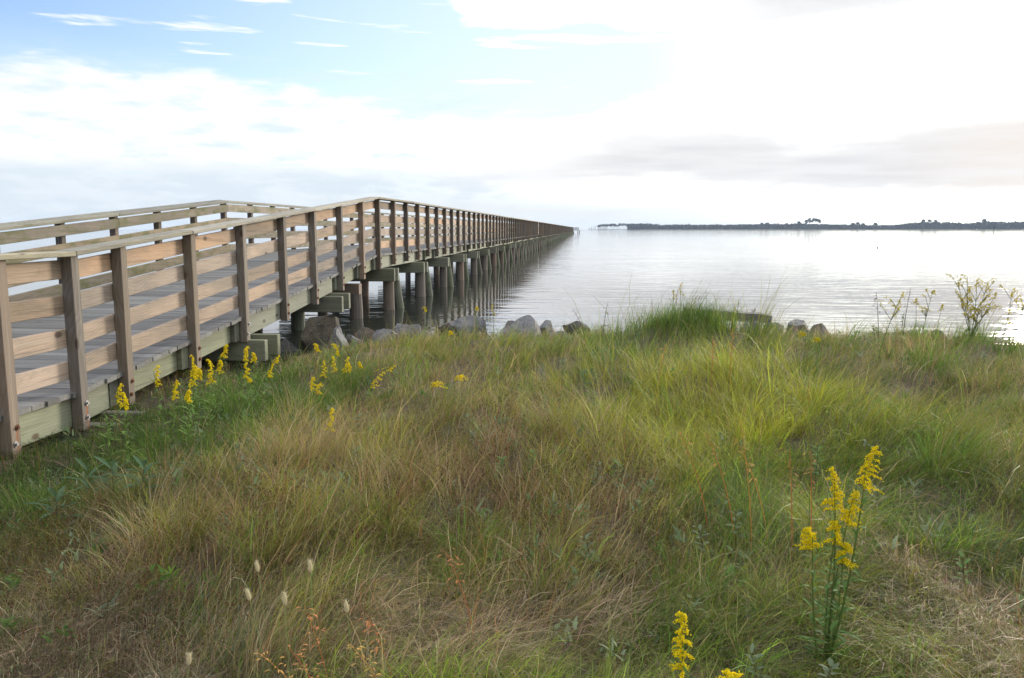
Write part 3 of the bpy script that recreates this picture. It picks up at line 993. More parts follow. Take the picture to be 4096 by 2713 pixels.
def make_meadow():
    # tufts, each a fan of blades sharing a lean and a colour
    tx, ty = sample_xy(TUFTS)
    k = ~(under_pier(tx, ty) & (nr.random(len(tx)) < .45))
    gap = np.sin(5.3 * tx + 2.1 * ty) * np.sin(4.3 * ty - 3.1 * tx) + .7 * np.sin(11 * tx + 1) * np.sin(9 * ty + 5 * tx)
    k &= ~((gap > .55) & (nr.random(len(k)) < .85))
    tx, ty = tx[k], ty[k]
    ts = [(1.95, 4.45), (2.15, 4.9), (1.3, 5.2), (2.6, 6.1), (.85, 5.5), (1.6, 5.7), (.35, 5.6), (1.1, 3.55), (-.5, 3.3), (2.25, 5.5), (3.2, 6.7), (1.24, 2.42),
          (2.4, 8.2), (.95, 2.95), (.55, 4.2), (.62, 6.4), (1.15, 6.5), (1.75, 6.6), (3.0, 5.6), (1.0, 9.7), (1.45, 9.6), (3.3, 8.6)]
    ex, ey = sample_xy(60, 2.6)
    ex = np.concatenate([[q[0] for q in ts], ex]); ey = np.concatenate([[q[1] for q in ts], ey])
    ok = ~under_pier(ex, ey) & (ex > -2.4)
    ex, ey = ex[ok], ey[ok]
    n0 = len(tx)
    tx = np.concatenate([tx, ex]); ty = np.concatenate([ty, ey])
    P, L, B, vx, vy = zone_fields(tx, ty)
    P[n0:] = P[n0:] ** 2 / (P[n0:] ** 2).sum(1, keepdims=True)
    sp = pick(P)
    tus = np.arange(len(tx)) >= n0
    nf = np.sin(1.9 * tx + .7 * ty) + np.sin(1.3 * ty - 2.3 * tx + 2) + .6 * np.sin(4.1 * tx + 3.3 * ty)
    base_ang = 2.2 * nf + nr.normal(0, .5, len(tx))
    dn = np.hypot(vx, vy)
    lx = vx + (1 - dn) * .45 * np.cos(base_ang); ly = vy + (1 - dn) * .45 * np.sin(base_ang)
    lean_a = np.arctan2(ly, lx); lean_s = np.clip(np.hypot(lx, ly), 0, 1)
    tl = LSC * L * nr.lognormal(0, .34, len(tx)) * (1 + .18 * np.sin(3.3 * tx + 1) * np.sin(2.9 * ty))
    big = nr.random(len(tx)) < .05                    # some fuller tussocks
    tl = np.where(big, tl * 1.3, tl)
    # shorter towards the lens so nothing hangs in front of it
    tl = tl * np.interp(ty, [.7, 1.6, 2.2], [.3, .8, 1.0])
    tl = tl * np.interp(tx, [-6.5, -4.2, -3.7, -3.4, -2.8], [.6, .22, .18, .45, 1.0])
    tl = np.where(tus, np.clip(tl * 1.4, .16, .30), tl)
    edge = np.interp(tx, SHX, SHY) - ty
    tl = tl * np.interp(edge, [0, 1.4], [.62, 1.0])
    nb = np.where(tus, 330, np.where(big, 44, 22)).astype(int)
    ti = np.repeat(np.arange(len(tx)), nb)
    n = len(ti)
    rr = (.028 + .012 * ty[ti]) * np.sqrt(nr.random(n)) * np.where(tus[ti], 1.5, 1.0)
    ra = nr.random(n) * 2 * np.pi
    bx = tx[ti] + rr * np.cos(ra); by = ty[ti] + rr * np.sin(ra)
    bz = np.maximum(ground(bx, by), 0) - .01
    fan = nr.normal(0, .9, n) * (1.15 - lean_s[ti])
    # blend tuft lean with outward fanning
    og = np.where(tus[ti], 2.2, .55)
    ox = lean_s[ti] * np.cos(lean_a[ti]) * 1.4 + og * np.cos(ra); oy = lean_s[ti] * np.sin(lean_a[ti]) * 1.4 + og * np.sin(ra)
    phi = np.arctan2(oy, ox) + fan * .6
    bend = np.radians(B[ti]) * np.clip(nr.normal(1, .18, n), .5, 1.25)
    th0 = np.radians(np.interp(B[ti], [60, 80, 95, 104], [7, 14, 30, 62])) * np.clip(nr.normal(1, .5, n), .1, 2)
    ln = tl[ti] * np.clip(nr.normal(1, .25, n), .4, 1.6)
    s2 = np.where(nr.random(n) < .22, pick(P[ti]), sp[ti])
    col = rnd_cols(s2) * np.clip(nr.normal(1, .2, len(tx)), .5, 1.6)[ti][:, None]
    dq = P[:, [SP.index(q) for q in ('straw', 'brown', 'pink')]].sum(1)
    dry = (nr.random(n) < (.035 + .26 * dq)[ti])
    col = np.where(dry[:, None], np.array([.50, .41, .25]) * nr.uniform(.5, 1.15, (n, 1)), col)
    wd = (.0010 + .00027 * by) * np.clip(nr.lognormal(0, .42, n), .4, 2.8)
    base = np.stack([bx, by, bz], -1)
    me, _ = ribbon_mesh('meadow_grass', base, ln, wd, th0, bend, phi, col, 4, nr.normal(0, .6, n), np.where(nr.random(n) < .22, nr.normal(.2, .7, n), nr.normal(0, .12, n)))
    o = link('meadow_grass', me, M['grass'])
    tag(o, kind='stuff')

    # short dry thatch between the tufts
    x, y = sample_xy(THATCH)
    n = len(x)
    P, L, B, vx, vy = zone_fields(x, y)
    mix_ = nr.random((n, 1))
    col = np.where(mix_ < .55, np.array([.24, .18, .10]), np.where(mix_ < .8, np.array([.12, .10, .05]), np.array([.10, .12, .04]))) * nr.uniform(.55, 1.2, (n, 1))
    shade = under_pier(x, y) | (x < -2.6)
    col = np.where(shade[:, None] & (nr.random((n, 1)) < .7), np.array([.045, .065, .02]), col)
    base = np.stack([x, y, np.maximum(ground(x, y), 0) + nr.random(n) * .05], -1)
    ang = np.arctan2(vy, vx) + nr.normal(0, 1.3, n)
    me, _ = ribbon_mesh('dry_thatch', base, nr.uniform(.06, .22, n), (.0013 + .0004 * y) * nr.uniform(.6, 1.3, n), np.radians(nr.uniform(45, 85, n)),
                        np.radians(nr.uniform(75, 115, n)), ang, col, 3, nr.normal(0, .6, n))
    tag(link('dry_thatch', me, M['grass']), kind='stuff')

    # loose taller stems with seed: thin straw and rusty stalks standing out of the canopy
    x, y = sample_xy(STEMS, 1.7)
    n = len(x)
    P, L, B, vx, vy = zone_fields(x, y)
    keep = nr.random(n) < np.clip(.12 + 1.0 * P[:, SP.index('straw')] + .9 * P[:, SP.index('brown')] + .6 * P[:, SP.index('yg')] + .5 * P[:, SP.index('pink')], 0, 1)
    x, y, L, vx, vy = x[keep], y[keep], L[keep], vx[keep], vy[keep]
    n = len(x)
    q = nr.random((n, 1))
    col = np.where(q < .6, np.array([.36, .27, .14]), np.where(q < .82, np.array([.36, .165, .06]), np.array([.22, .22, .09]))) * nr.uniform(.7, 1.2, (n, 1))
    base = np.stack([x, y, np.maximum(ground(x, y), 0)], -1)
    ln = np.clip(LSC * L * nr.uniform(1.1, 2.2, n), .10, .55) * np.interp(y, [1.6, 2.6], [.55, 1])
    me, pts = ribbon_mesh('grass_stems', base, ln, (.0010 + .00026 * y) * nr.uniform(.7, 1.4, n), np.radians(nr.uniform(0, 22, n)), np.radians(nr.uniform(5, 60, n)),
                          np.arctan2(vy, vx) + nr.normal(0, 1.0, n), col, 6, nr.normal(0, .2, n))
    tag(link('grass_stems', me, M['grass']), kind='stuff')

    # rush: brown seed capsules in the brown patches
    x, y = sample_xy(RUSH, 1.9)
    P, L, B, vx, vy = zone_fields(x, y)
    keep = nr.random(len(x)) < np.clip(P[:, SP.index('brown')] * 2.4 - .12, 0, 1)
    x, y, L = x[keep], y[keep], L[keep]
    n = len(x)
    hz = np.clip(LSC * L * nr.uniform(.9, 1.3, n), .08, .4)
    m_ = 7
    cx = np.repeat(x, m_) + nr.normal(0, .018, n * m_); cy = np.repeat(y, m_) + nr.normal(0, .018, n * m_)
    cz = np.repeat(np.maximum(ground(x, y), 0) + hz * .82, m_) + nr.uniform(-.07, .05, n * m_)
    s = (.0021 + .00035 * cy) * nr.uniform(.7, 1.4, n * m_)
    c0 = np.stack([cx, cy, cz], -1)
    tet = np.array([(1, 0, -.6), (-.6, .9, -.5), (-.5, -.9, -.5), (0, 0, 1.3)])
    V = (c0[:, None] + tet[None] * s[:, None, None] * nr.choice([-1, 1], (len(s), 1, 1))).reshape(-1, 3)
    i = np.arange(len(s))[:, None] * 4
    F = np.concatenate([i + np.array([[0, 1, 2]]), i + np.array([[0, 3, 1]]), i + np.array([[1, 3, 2]]), i + np.array([[2, 3, 0]])], 0)
    me = bpy.data.meshes.new('rush_seed_heads')
    me.from_pydata(V.tolist(), [], F.tolist())
    at = me.color_attributes.new('Col', 'FLOAT_COLOR', 'POINT')
    q = nr.uniform(.6, 1.3, (len(s), 1)) * np.where(nr.random((len(s), 1)) < .6, np.array([[.13, .062, .030]]), np.array([[.21, .12, .055]]))
    C = np.ones((len(s), 4, 4)); C[:, :, :3] = q[:, None]
    at.data.foreach_set('color', C.astype(np.float32).ravel())
    tag(link('rush_seed_heads', me, M['grass']), kind='stuff')

    # low leafy weeds growing through the grass
    x, y = sample_xy(WEEDS, 1.7)
    k = (nr.random(len(x)) < np.interp(y, [2.2, 3.4], [.12, 1]) * np.clip(.25 + .5 * np.sin(1.7 * x + 2.2 * y) * np.sin(2.3 * y - x), .04, 1)) & ~under_pier(x, y)
    x, y = x[k], y[k]
    m_ = 11
    n = len(x) * m_
    hz = np.repeat(nr.uniform(.05, .17, len(x)), m_)
    bx = np.repeat(x, m_) + nr.normal(0, .02, n); by = np.repeat(y, m_) + nr.normal(0, .02, n)
    base = np.stack([bx, by, np.maximum(ground(bx, by), 0) + hz * nr.uniform(.4, 1.0, n)], -1)
    tint = np.repeat(nr.random(len(x)), m_)[:, None]
    col = np.where(tint < .5, np.array([.15, .215, .105]), np.where(tint < .8, np.array([.105, .19, .045]), np.array([.22, .27, .16]))) * nr.uniform(.7, 1.2, (n, 1))
    me, _ = ribbon_mesh('low_weeds', base, nr.uniform(.022, .05, n) * (1 + .05 * by), nr.uniform(.009, .015, n) * (1 + .05 * by), np.radians(nr.uniform(15, 60, n)),
                        np.radians(nr.uniform(50, 110, n)), nr.random(n) * 6.28, col, 3)
    tag(link('low_weeds', me, M['leaf']), kind='stuff')


LSC = 0.46
TUFTS, THATCH, STEMS, RUSH, WEEDS = 25000, 150000, 15000, 30000, 3600
make_meadow()


# ------------------------------------------------------------------ plants one can pick out
def stem_pts(r, h, lean, n=7, bow=.04):
    a = r.uniform(0, 6.28)
    return [Vector((lean * t ** 1.3 + bow * h * math.sin(math.pi * t) * math.cos(a), bow * h * math.sin(math.pi * t) * math.sin(a), h * t)) for t in [k / (n - 1) for k in range(n)]]


def lance(mb, p, d, ln, w, col, droop=.35):
    """one leaf: folded blade along direction d"""
    d = d.normalized()
    s = d.cross(Vector((0, 0, 1)))
    if s.length < .05: s = Vector((1, 0, 0))
    s.normalize()
    up = s.cross(d).normalized()
    prof = [(0, .12), (.28, .85), (.6, 1.0), (.85, .55), (1, .04)]
    L, C, Rr = [], [], []
    for t, q in prof:
        c = p + d * ln * t - Vector((0, 0, 1)) * droop * ln * t * t
        C.append(c); L.append(c - s * w * q * .5 + up * w * q * .12); Rr.append(c + s * w * q * .5 + up * w * q * .12)
    n = len(prof)
    vs = L + C + Rr
    fs = []
    for k in range(n - 1):
        fs += [(k, k + 1, n + k + 1, n + k), (n + k, n + k + 1, 2 * n + k + 1, 2 * n + k)]
    mb.add(vs, fs, col)


def floret(mb, p, s, r, col):
    a = r.uniform(0, 6.28)
    c, q = math.cos(a) * s, math.sin(a) * s
    mb.add([p + Vector((c, q, 0)), p + Vector((-q, c, .3 * s)), p + Vector((-c, -q, 0)), p + Vector((q, -c, -.3 * s)), p + Vector((0, 0, s * 1.1)), p - Vector((0, 0, s * .9))],
           [(0, 1, 4), (1, 2, 4), (2, 3, 4), (3, 0, 4), (1, 0, 5), (2, 1, 5), (3, 2, 5), (0, 3, 5)], col)


def plume(mb, r, p0, axis, ln, wide, fl, dens, arch=0.0, tone=1.0):
    """pyramid of arching flower branches set along an axis"""
    n = max(4, int(dens * 9))
    side = Vector((r.uniform(-1, 1), r.uniform(-1, 1), 0)).normalized()
    for k in range(n):
        t = k / n
        base = p0 + axis * ln * t + side * arch * ln * t * t
        bl = wide * (1 - t) ** .8 * r.uniform(.55, 1.1) + .01
        a = r.uniform(0, 6.28)
        out = (Vector((math.cos(a), math.sin(a), .55)) + side * arch * 1.5)
        m = max(3, int(dens * 5 * (bl / wide + .4)))
        for q in range(m):
            u = q / max(1, m - 1)
            c = base + out * bl * u - Vector((0, 0, 1)) * bl * u * u * .8
            for e in range(2):
                y = r.uniform(.75, 1.15) * tone
                col = (.92 * y, .76 * y, .015) if r.random() < .85 else (.66 * y, .62 * y, .03)
                floret(mb, c + Vector((r.gauss(0, fl), r.gauss(0, fl), r.gauss(0, fl) + fl)), fl * r.uniform(.7, 1.25), r, col)
    for q in range(int(dens * 8)):
        t = q / (dens * 8)
        c = p0 + axis * ln * (.75 + .27 * t) + side * arch * ln * t
        floret(mb, c + Vector((r.gauss(0, fl), r.gauss(0, fl), 0)), fl, r, (.90 * tone, .75 * tone, .015))


def goldenrod(x, y, stems, lab, seed, fl=.0042, dens=1.0, leaf=.075, wide=.035, green=(0.11, 0.16, 0.04), group='goldenrods in flower', tone=1.0, branchy=False):
    """stems: list of (height, lean, plume length, arch)"""
    r = random.Random(seed)
    z = max(float(ground(x, y)), 0.0)
    root = empty('goldenrod', (x, y, z - .01), lab, 'goldenrod', group)
    for (h, lean, pl, arch) in stems:
        dx, dy = (r.uniform(-.02, .02), r.uniform(-.02, .02)) if len(stems) > 1 else (0, 0)
        P = [p + Vector((dx, dy, 0)) for p in stem_pts(r, h, lean)]
        mb = MB()
        rad = .0022 + .0024 * h
        mb.tube(P, [rad * (1.15 - .75 * k / 6) for k in range(7)], 5, col=(.16, .22, .06))
        axis = (P[-1] - P[-3]).normalized()
        lf = MB()
        nl = int(h * 40)
        for k in range(nl):
            t = .08 + .82 * k / nl
            i = min(5, int(t * 6)); u = t * 6 - i
            p = P[i].lerp(P[i + 1], u)
            a = k * 2.4 + r.uniform(-.4, .4)
            d = Vector((math.cos(a), math.sin(a), r.uniform(.35, 1.0)))
            v = r.uniform(.75, 1.2)
            lance(lf, p, d, leaf * (1.25 - .75 * t) * r.uniform(.7, 1.2), leaf * .17 * (1.2 - .5 * t), tuple(q * v for q in green), r.uniform(.1, .6))
        fm = MB()
        if pl > 0:
            plume(fm, r, P[-1] - axis * pl * .75, axis, pl, wide * (.6 + .4 * min(1, pl / .1)), fl, dens, arch, tone)
            if branchy:
                for b in range(r.randint(4, 7)):
                    t = r.uniform(.45, .92)
                    i = min(5, int(t * 6))
                    p = P[i]
                    a = r.uniform(0, 6.28)
                    d = Vector((math.cos(a) * .8, math.sin(a) * .5, 1.0)).normalized()
                    bl = h * r.uniform(.14, .30)
                    e = p + d * bl
                    mb.tube([p, p.lerp(e, .5) + Vector((0, 0, .01)), e], [rad * .55, rad * .5, rad * .3], 4, col=(.13, .15, .05))
                    for k in range(7):
                        lance(lf, p.lerp(e, k / 7), d + Vector((r.uniform(-1, 1), r.uniform(-1, 1), 0)), leaf * .55, leaf * .11, tuple(q * r.uniform(.7, 1.1) for q in green))
                    sm = MB()
                    plume(sm, r, e - d * pl * .4, d, pl * .7, wide * .7, fl, dens * .55, arch * 1.3, tone)
                    sm.build('flower_head', M['flower'], root)
        mb.build('stem', M['leaf'], root)
        if lf.v: lf.build('foliage', M['leaf'], root)
        if fm.v: fm.build('flower_head', M['flower'], root)
    return root


def single(x, y, h, lean, lab, seed, pl=.11, arch=.3, **k):
    return goldenrod(x, y, [(h, lean, pl, arch)], lab, seed, **k)


# by the railing
RG = [
    (-3.24, 5.2, .40, .05, .10, .5, 'short goldenrod with spreading florets against the low timber end, nearest the pier'),
    (-2.70, 4.50, .44, .0, .07, .3, 'goldenrod just opening, standing in front of the low timber end'),
    (-2.93, 4.62, .38, .01, 0, 0, 'green goldenrod not yet in bloom, left of the low timber end'),
    (-2.98, 5.36, .47, -.02, .11, .4, 'goldenrod with a drooping tip below the third bolted post'),
    (-2.78, 5.12, .40, .04, .09, .4, 'goldenrod with a stubby branched head, low in the cluster by the pier'),
    (-2.80, 5.48, .50, .03, .13, .2, 'slim upright goldenrod in front of the gap where water shows under the deck'),
    (-2.55, 4.95, .47, .05, .10, .3, 'tall feathery goldenrod in the middle of the cluster by the pier'),
    (-2.58, 5.25, .47, .06, .12, 1.0, 'widest goldenrod by the pier, its heavy head arching to the right'),
    (-2.46, 4.72, .36, .02, .05, .2, 'pale half-opened goldenrod in front of the widest one'),
    (-2.80, 5.85, .52, .08, .08, .7, 'nodding goldenrod in front of the long cap timber under the pier'),
    (-2.62, 6.0, .49, .0, .08, .5, 'thin goldenrod with a bent tip below the end of the cap timber'),
    (-2.64, 6.2, .42, .02, .06, .4, 'small-headed goldenrod under the right end of the cap timber'),
    (-2.42, 5.88, .46, .06, .12, .5, 'goldenrod with a one-sided curved spike, last on the right of the pier cluster'),
    (-2.36, 5.42, .43, .0, .10, .1, 'straight narrow goldenrod spike beside the one-sided curved one'),
    (-2.74, 5.62, .45, .10, .07, .6, 'leaning goldenrod with two small tufts below the cap timber'),
    (-2.72, 5.30, .46, .08, .05, .4, 'goldenrod showing only a little yellow beside the slim upright one'),
]
for i, (x, y, h, le, pl, ar, lab) in enumerate(RG):
    single(x, y, h + .025, le * 1.2, lab, 100 + i, pl=pl * 1.4, arch=ar * .7, fl=.0033, dens=1.7, wide=.020, leaf=.10, green=(.15, .25, .06))
MG = [
    (-2.47, 7.35, .40, -.01, .06, .5, 'goldenrod standing in front of the brown boulder under the pier'),
    (-2.13, 6.70, .47, .05, .08, .6, 'topmost goldenrod of the small group left of the blue-grey rock'),
    (-2.17, 6.52, .36, .02, .10, .1, 'leftmost spike of the small group left of the blue-grey rock'),
    (-2.12, 6.62, .38, .02, .10, .1, 'second spike of the small group left of the blue-grey rock'),
    (-2.04, 6.64, .37, .03, .10, .3, 'brushy goldenrod at the right edge of that small group'),
    (-2.00, 6.70, .31, .01, .05, .2, 'budding goldenrod just right of the small group'),
    (-1.95, 6.80, .30, .02, .04, .2, 'sparse little goldenrod between the small group and the hooked one'),
    (-1.62, 5.92, .38, .05, .13, 1.2, 'goldenrod bent over like a hook in the straw-coloured grass'),
    (-2.07, 5.92, .33, .01, .07, .2, 'narrow goldenrod standing alone left of the straw-coloured grass'),
    (-1.95, 5.70, .30, .0, .06, .9, 'flat-headed low goldenrod in the straw-coloured grass'),
    (-1.50, 4.60, .27, .02, .11, .2, 'lone spike of goldenrod low in the straw-coloured grass'),
    (-1.08, 5.65, .30, .0, .03, 1.5, 'flat-topped yellow flower cluster in the middle of the field'),
    (-.96, 5.92, .28, .01, .03, 1.5, 'smaller flat-topped yellow flower cluster behind the middle one'),
    (-1.40, 8.6, .27, -.01, .03, 1.2, 'low scattered yellow flowers in front of the long pale rock'),
]
for i, (x, y, h, le, pl, ar, lab) in enumerate(MG):
    single(x, y, h + .02, le, lab, 200 + i, pl=pl * 1.4, arch=ar * .8, fl=.0038, dens=1.3, wide=.021 if ar < 1.4 else .05, leaf=.06)
# against the water
SG = [
    (-2.06, 10.4, .46, .02, .08, .7, 'goldenrod leaning over the bank in front of the pier piles'),
    (-1.39, 10.5, .44, 0, .05, 1.0, 'goldenrod with spread yellow tips on the long pale rock'),
    (-1.19, 10.5, .46, 0, .17, .1, 'dense yellow goldenrod spike against the dark pier reflection'),
    (1.19, 10.3, .56, .01, .16, .2, 'tall goldenrod spike on top of the grassy mound'),
    (1.10, 10.2, .44, .01, .12, .1, 'shorter goldenrod left of the tall one on the mound'),
    (2.00, 7.40, .29, -.02, .04, 1.0, 'low cluster of yellow flowers beside the pale dead tuft'),
    (2.11, 7.40, .24, .0, .03, 1.0, 'tiny yellow flower right of the low yellow cluster'),
    (2.62, 7.40, .62, .17, .17, .3, 'long-stemmed goldenrod leaning right across the bank edge'),
    (3.95, 9.80, .60, .09, .05, .5, 'slender goldenrod with one yellow tip against the water'),
    (3.86, 9.8, .48, .0, .08, .2, 'thin goldenrod left of the slender one-tipped plant'),
    (4.08, 9.7, .44, .04, .08, .6, 'small bushy goldenrod at the foot of the slender one'),
    (4.44, 9.0, .60, .08, .09, .7, 'goldenrod with a curved top right of the tall bushy clump'),
    (4.50, 8.9, .62, .15, .09, .5, 'goldenrod leaning right at the far right end of the bank'),
]
for i, (x, y, h, le, pl, ar, lab) in enumerate(SG):
    single(x, y, h + .02, le, lab, 300 + i, pl=pl, arch=ar, fl=.0048, dens=.9, wide=.032, leaf=.06, tone=.8, branchy=h > .5 and x > 2.5)
goldenrod(4.14, 9.0, [(.66, -.19, .09, .6), (.70, -.08, .10, .8), (.66, .02, .09, .7), (.62, .13, .10, .9), (.52, .21, .09, .9), (.42, .06, .09, .5), (.38, .16, .08, .6), (.44, -.10, .08, .5)],
          'tall bushy goldenrod clump of many arching tips against the water', 350, fl=.0052, dens=.75, leaf=.055, wide=.045, tone=.75, branchy=True)
# near the lens
goldenrod(.745, 2.38, [(.70, .085, .13, .18), (.625, .005, .13, .05), (.57, .045, .11, .08), (.48, .005, .075, .1), (.45, -.04, .06, .6), (.42, .04, .06, .15)],
          'big foreground goldenrod with six bright yellow plumes', 401, fl=.0021, dens=2.9, leaf=.075, wide=.031, green=(.11, .20, .05))
goldenrod(.262, 2.02, [(.335, .004, .16, .05)], 'upright yellow goldenrod spike in the immediate foreground', 402, fl=.0025, dens=3.0, leaf=.06, wide=.027, green=(.10, .20, .055))
goldenrod(.41, 1.98, [(.205, .0, .05, .9), (.195, .03, .05, .9), (.195, -.03, .05, .9)], 'domed golden flower mass in the immediate foreground', 403, fl=.0024, dens=3.0, leaf=.06, wide=.050, green=(.13, .20, .055))


def sapling(x, y, h, lab, seed, n=14, ln=.055, col=(.20, .26, .16), w=.36, name='leafy_sapling', cat='sapling', group='grey-green saplings in the grass'):
    r = random.Random(seed)
    root = empty(name, (x, y, max(float(ground(x, y)), 0)), lab, cat, group)
    P = stem_pts(r, h, r.uniform(-.04, .04), 5)
    mb = MB(); mb.tube(P, [.003, .0028, .0025, .002, .0012], 5, col=(.16, .15, .08)); mb.build('stem', M['leaf'], root)
    lf = MB()
    for k in range(n):
        t = .45 + .55 * k / n
        i = min(3, int(t * 4)); p = P[i].lerp(P[i + 1], min(1, t * 4 - i))
        a = k * 2.4 + r.uniform(-.3, .3)
        v = r.uniform(.8, 1.2)
        lance(lf, p, Vector((math.cos(a), math.sin(a), .3 + 1.1 * (t - .45))), ln * r.uniform(.7, 1.15), ln * w * r.uniform(.85, 1.15), tuple(q * v for q in col), .25)
    lf.build('foliage', M['leaf'], root)


SAP = [
    (-1.62, 4.62, .30, 'grey-green leafy sapling behind the lone goldenrod spike'), (-1.42, 4.9, .30, 'leafy sapling left of the twin-leaved pair in the straw grass'),
    (-1.22, 4.85, .32, 'leafy sapling with upright leaves in the straw grass'), (-1.20, 4.2, .26, 'small spreading sapling below the straw grass'),
    (-.72, 4.95, .28, 'sapling with few pale leaves in the middle of the field'), (-.60, 4.5, .27, 'lone sapling in the brown rush left of centre'),
    (-.42, 4.0, .27, 'bright green sapling in the brown rush'), (-.25, 4.1, .26, 'sapling in the brown rush right of the bright green one'),
    (.08, 3.9, .27, 'star-shaped sapling at the right side of the brown rush'), (-.35, 6.6, .32, 'leafy sapling in the shrubby patch behind the rush'),
    (-.18, 6.9, .33, 'second sapling in the shrubby patch behind the rush'), (.02, 6.2, .32, 'broad sapling at the left edge of the yellow-green grass'),
    (.20, 6.8, .34, 'tall sapling at the left edge of the yellow-green grass'), (.05, 3.05, .25, 'sapling by the pinkish flattened grass'),
    (.66, 3.35, .26, 'sapling in the dark hollow under the rusty stalks'), (.50, 3.2, .24, 'small sapling left of the dark hollow'),
    (1.34, 3.75, .27, 'pale sapling standing alone above the flattened tan grass'), (1.22, 4.3, .34, 'bluish round-leaved sapling on the green slope'),
    (-.03, 2.06, .16, 'grey sapling low in the centre foreground'), (.20, 1.95, .15, 'round-leaved sapling at the bottom edge, centre'),
    (.66, 2.18, .20, 'pale grey-green sapling at the foot of the big goldenrod'), (.53, 2.28, .17, 'little sapling left of the big goldenrod'),
    (1.42, 2.95, .24, 'bright green sapling clump beside the tan path of flattened grass'), (1.48, 2.75, .20, 'lower green sapling beside the tan path'),
    (3.0, 8.6, .36, 'dark sapling on the bank skyline left of the leaning goldenrod'), (3.55, 9.4, .34, 'thin dark sapling on the bank skyline'),
    (4.45, 8.2, .34, 'dark leafy sapling under the bushy clump of goldenrod'), (3.3, 7.0, .34, 'sapling in the tawny grass below the bushy goldenrod'),
]
for i, (x, y, h, lab) in enumerate(SAP):
    g_ = (.13, .22, .07) if 'green' in lab and 'grey' not in lab else (.155, .20, .115)
    if 'dark' in lab and 'hollow' not in lab: g_ = (.08, .12, .04)
    sapling(x, y, h * .8, lab, 500 + i, n=random.Random(i).randint(10, 20), ln=.034 + .003 * min(y, 6), col=g_)
# broad-leaved plants in the shade by the pier
for i, (x, y, h, lab) in enumerate([
        (-2.35, 3.72, .24, 'dark lance-leaved plant in the shade of the pier, largest of its patch'), (-2.62, 3.95, .24, 'dark lance-leaved plant at the left of the shaded patch'),
        (-2.12, 3.62, .22, 'dark lance-leaved plant at the right of the shaded patch'), (-2.45, 3.45, .20, 'low dark lance-leaved plant in front of the shaded patch')]):
    sapling(x, y, h, lab, 560 + i, n=11, ln=.15, col=(.075, .13, .065), w=.16, name='broadleaf_plant', cat='plant', group='broad-leaved plants by the pier')
sapling(-1.42, 2.62, .12, 'bright green spiky groundpine clump in the dry thatch', 570, n=34, ln=.06, col=(.12, .22, .025), w=.10, name='spiky_plant', cat='plant', group=None)


def panicle(x, y, h, lean, lab, seed, col=(.42, .16, .07), dens=1.0, group='rusty grass stalks', ly=0.0):
    r = random.Random(seed)
    root = empty('grass_stalk', (x, y, max(float(ground(x, y)), 0)), lab, 'grass stalk', group)
    P = [Vector((lean * t ** 1.6, ly * t ** 1.6, h * t - .25 * abs(lean) * t ** 3)) for t in [k / 8 for k in range(9)]]
    w = .0012 + .00034 * y
    mb = MB(); mb.tube(P, [w * (1.1 - .7 * k / 8) for k in range(9)], 4, col=col); mb.build('stem', M['leaf'], root)
    sd = MB()
    for k in range(int(7 * dens)):
        t = .62 + .38 * k / (7 * dens)
        i = min(7, int(t * 8)); p = P[i].lerp(P[i + 1], t * 8 - i)
        for e in range(2):
            d = Vector((r.uniform(-1, 1), r.uniform(-1, 1), r.uniform(-.1, 1)))
            v = r.uniform(.75, 1.25)
            lance(sd, p + d * r.uniform(0, .03), d, .012 + .003 * y, w * 2.4, (col[0] * v, col[1] * v * 1.1, col[2] * v * 1.2), .6)
    sd.build('seed_head', M['leaf'], root)


ST = [
    (-.64, 1.86, .31, -.17, 'rusty stalk bending left across the lower foreground'), (-.60, 1.84, .33, -.12, 'rusty stalk crossing behind the pale foxtail pair'),
    (-.66, 1.98, .34, -.07, 'upright rusty stalk between the foreground foxtails'), (-.45, 1.9, .33, -.14, 'long rusty stalk sweeping left over the bright grass'),
    (-.50, 2.05, .30, -.08, 'rusty stalk at the right side of the bright foreground grass'),
    (-.34, 2.45, .36, -.10, 'single stalk slanting over the pinkish flattened grass'), (.72, 3.35, .62, -.07, 'tallest orange stalk above the dark hollow'),
    (.66, 3.40, .56, -.14, 'orange stalk left of the tallest one'), (.56, 3.5, .52, -.14, 'pale orange stalk at the left of the dark hollow'),
    (.80, 3.4, .55, -.16, 'slanting orange stalk right of the tallest one'), (.86, 3.25, .50, -.03, 'brown stalk right of the tallest orange one'),
    (.92, 3.2, .49, -.02, 'brown stalk halfway to the big goldenrod'), (.55, 6.0, .46, .06, 'tawny sheaf-like stalk in the yellow-green grass'),
    (.95, 6.0, .44, .0, 'upright seedy stalk in the yellow-green grass'), (1.08, 6.0, .52, .01, 'tallest seedy stalk in the yellow-green grass'),
    (1.9, 10.3, .50, .03, 'seedy stalk on the skyline right of the mound'), (2.05, 10.2, .42, .06, 'leaning seedy stalk on the skyline above the slab'),
    (1.15, 10.3, .52, .02, 'bare tall stalk on the mound beside the goldenrod'), (1.4, 10.3, .46, .05, 'wispy tall stalk at the right of the mound'),
    (3.25, 9.2, .55, -.05, 'fine seedy stalk on the skyline left of the slender goldenrod'), (3.55, 9.3, .60, .05, 'fine seedy stalk on the skyline beside the slender goldenrod'),
    (4.0, 6.6, .60, .08, 'long reddish stalk in front of the bushy goldenrod'),
    (.02, 9.9, .42, -.15, 'stalk leaning left over the dark square rock'), (.25, 10.2, .46, .05, 'thin stalk left of the mound against the water'),
]
for i, (x, y, h, le, lab) in enumerate(ST):
    dk = y > 9
    panicle(x, y, h, le, lab, 600 + i, col=(.17, .11, .065) if dk else ((.56, .22, .085) if i % 3 else (.60, .32, .09)), dens=1.6 if 'seedy' in lab or y < 2.6 else 1.0)


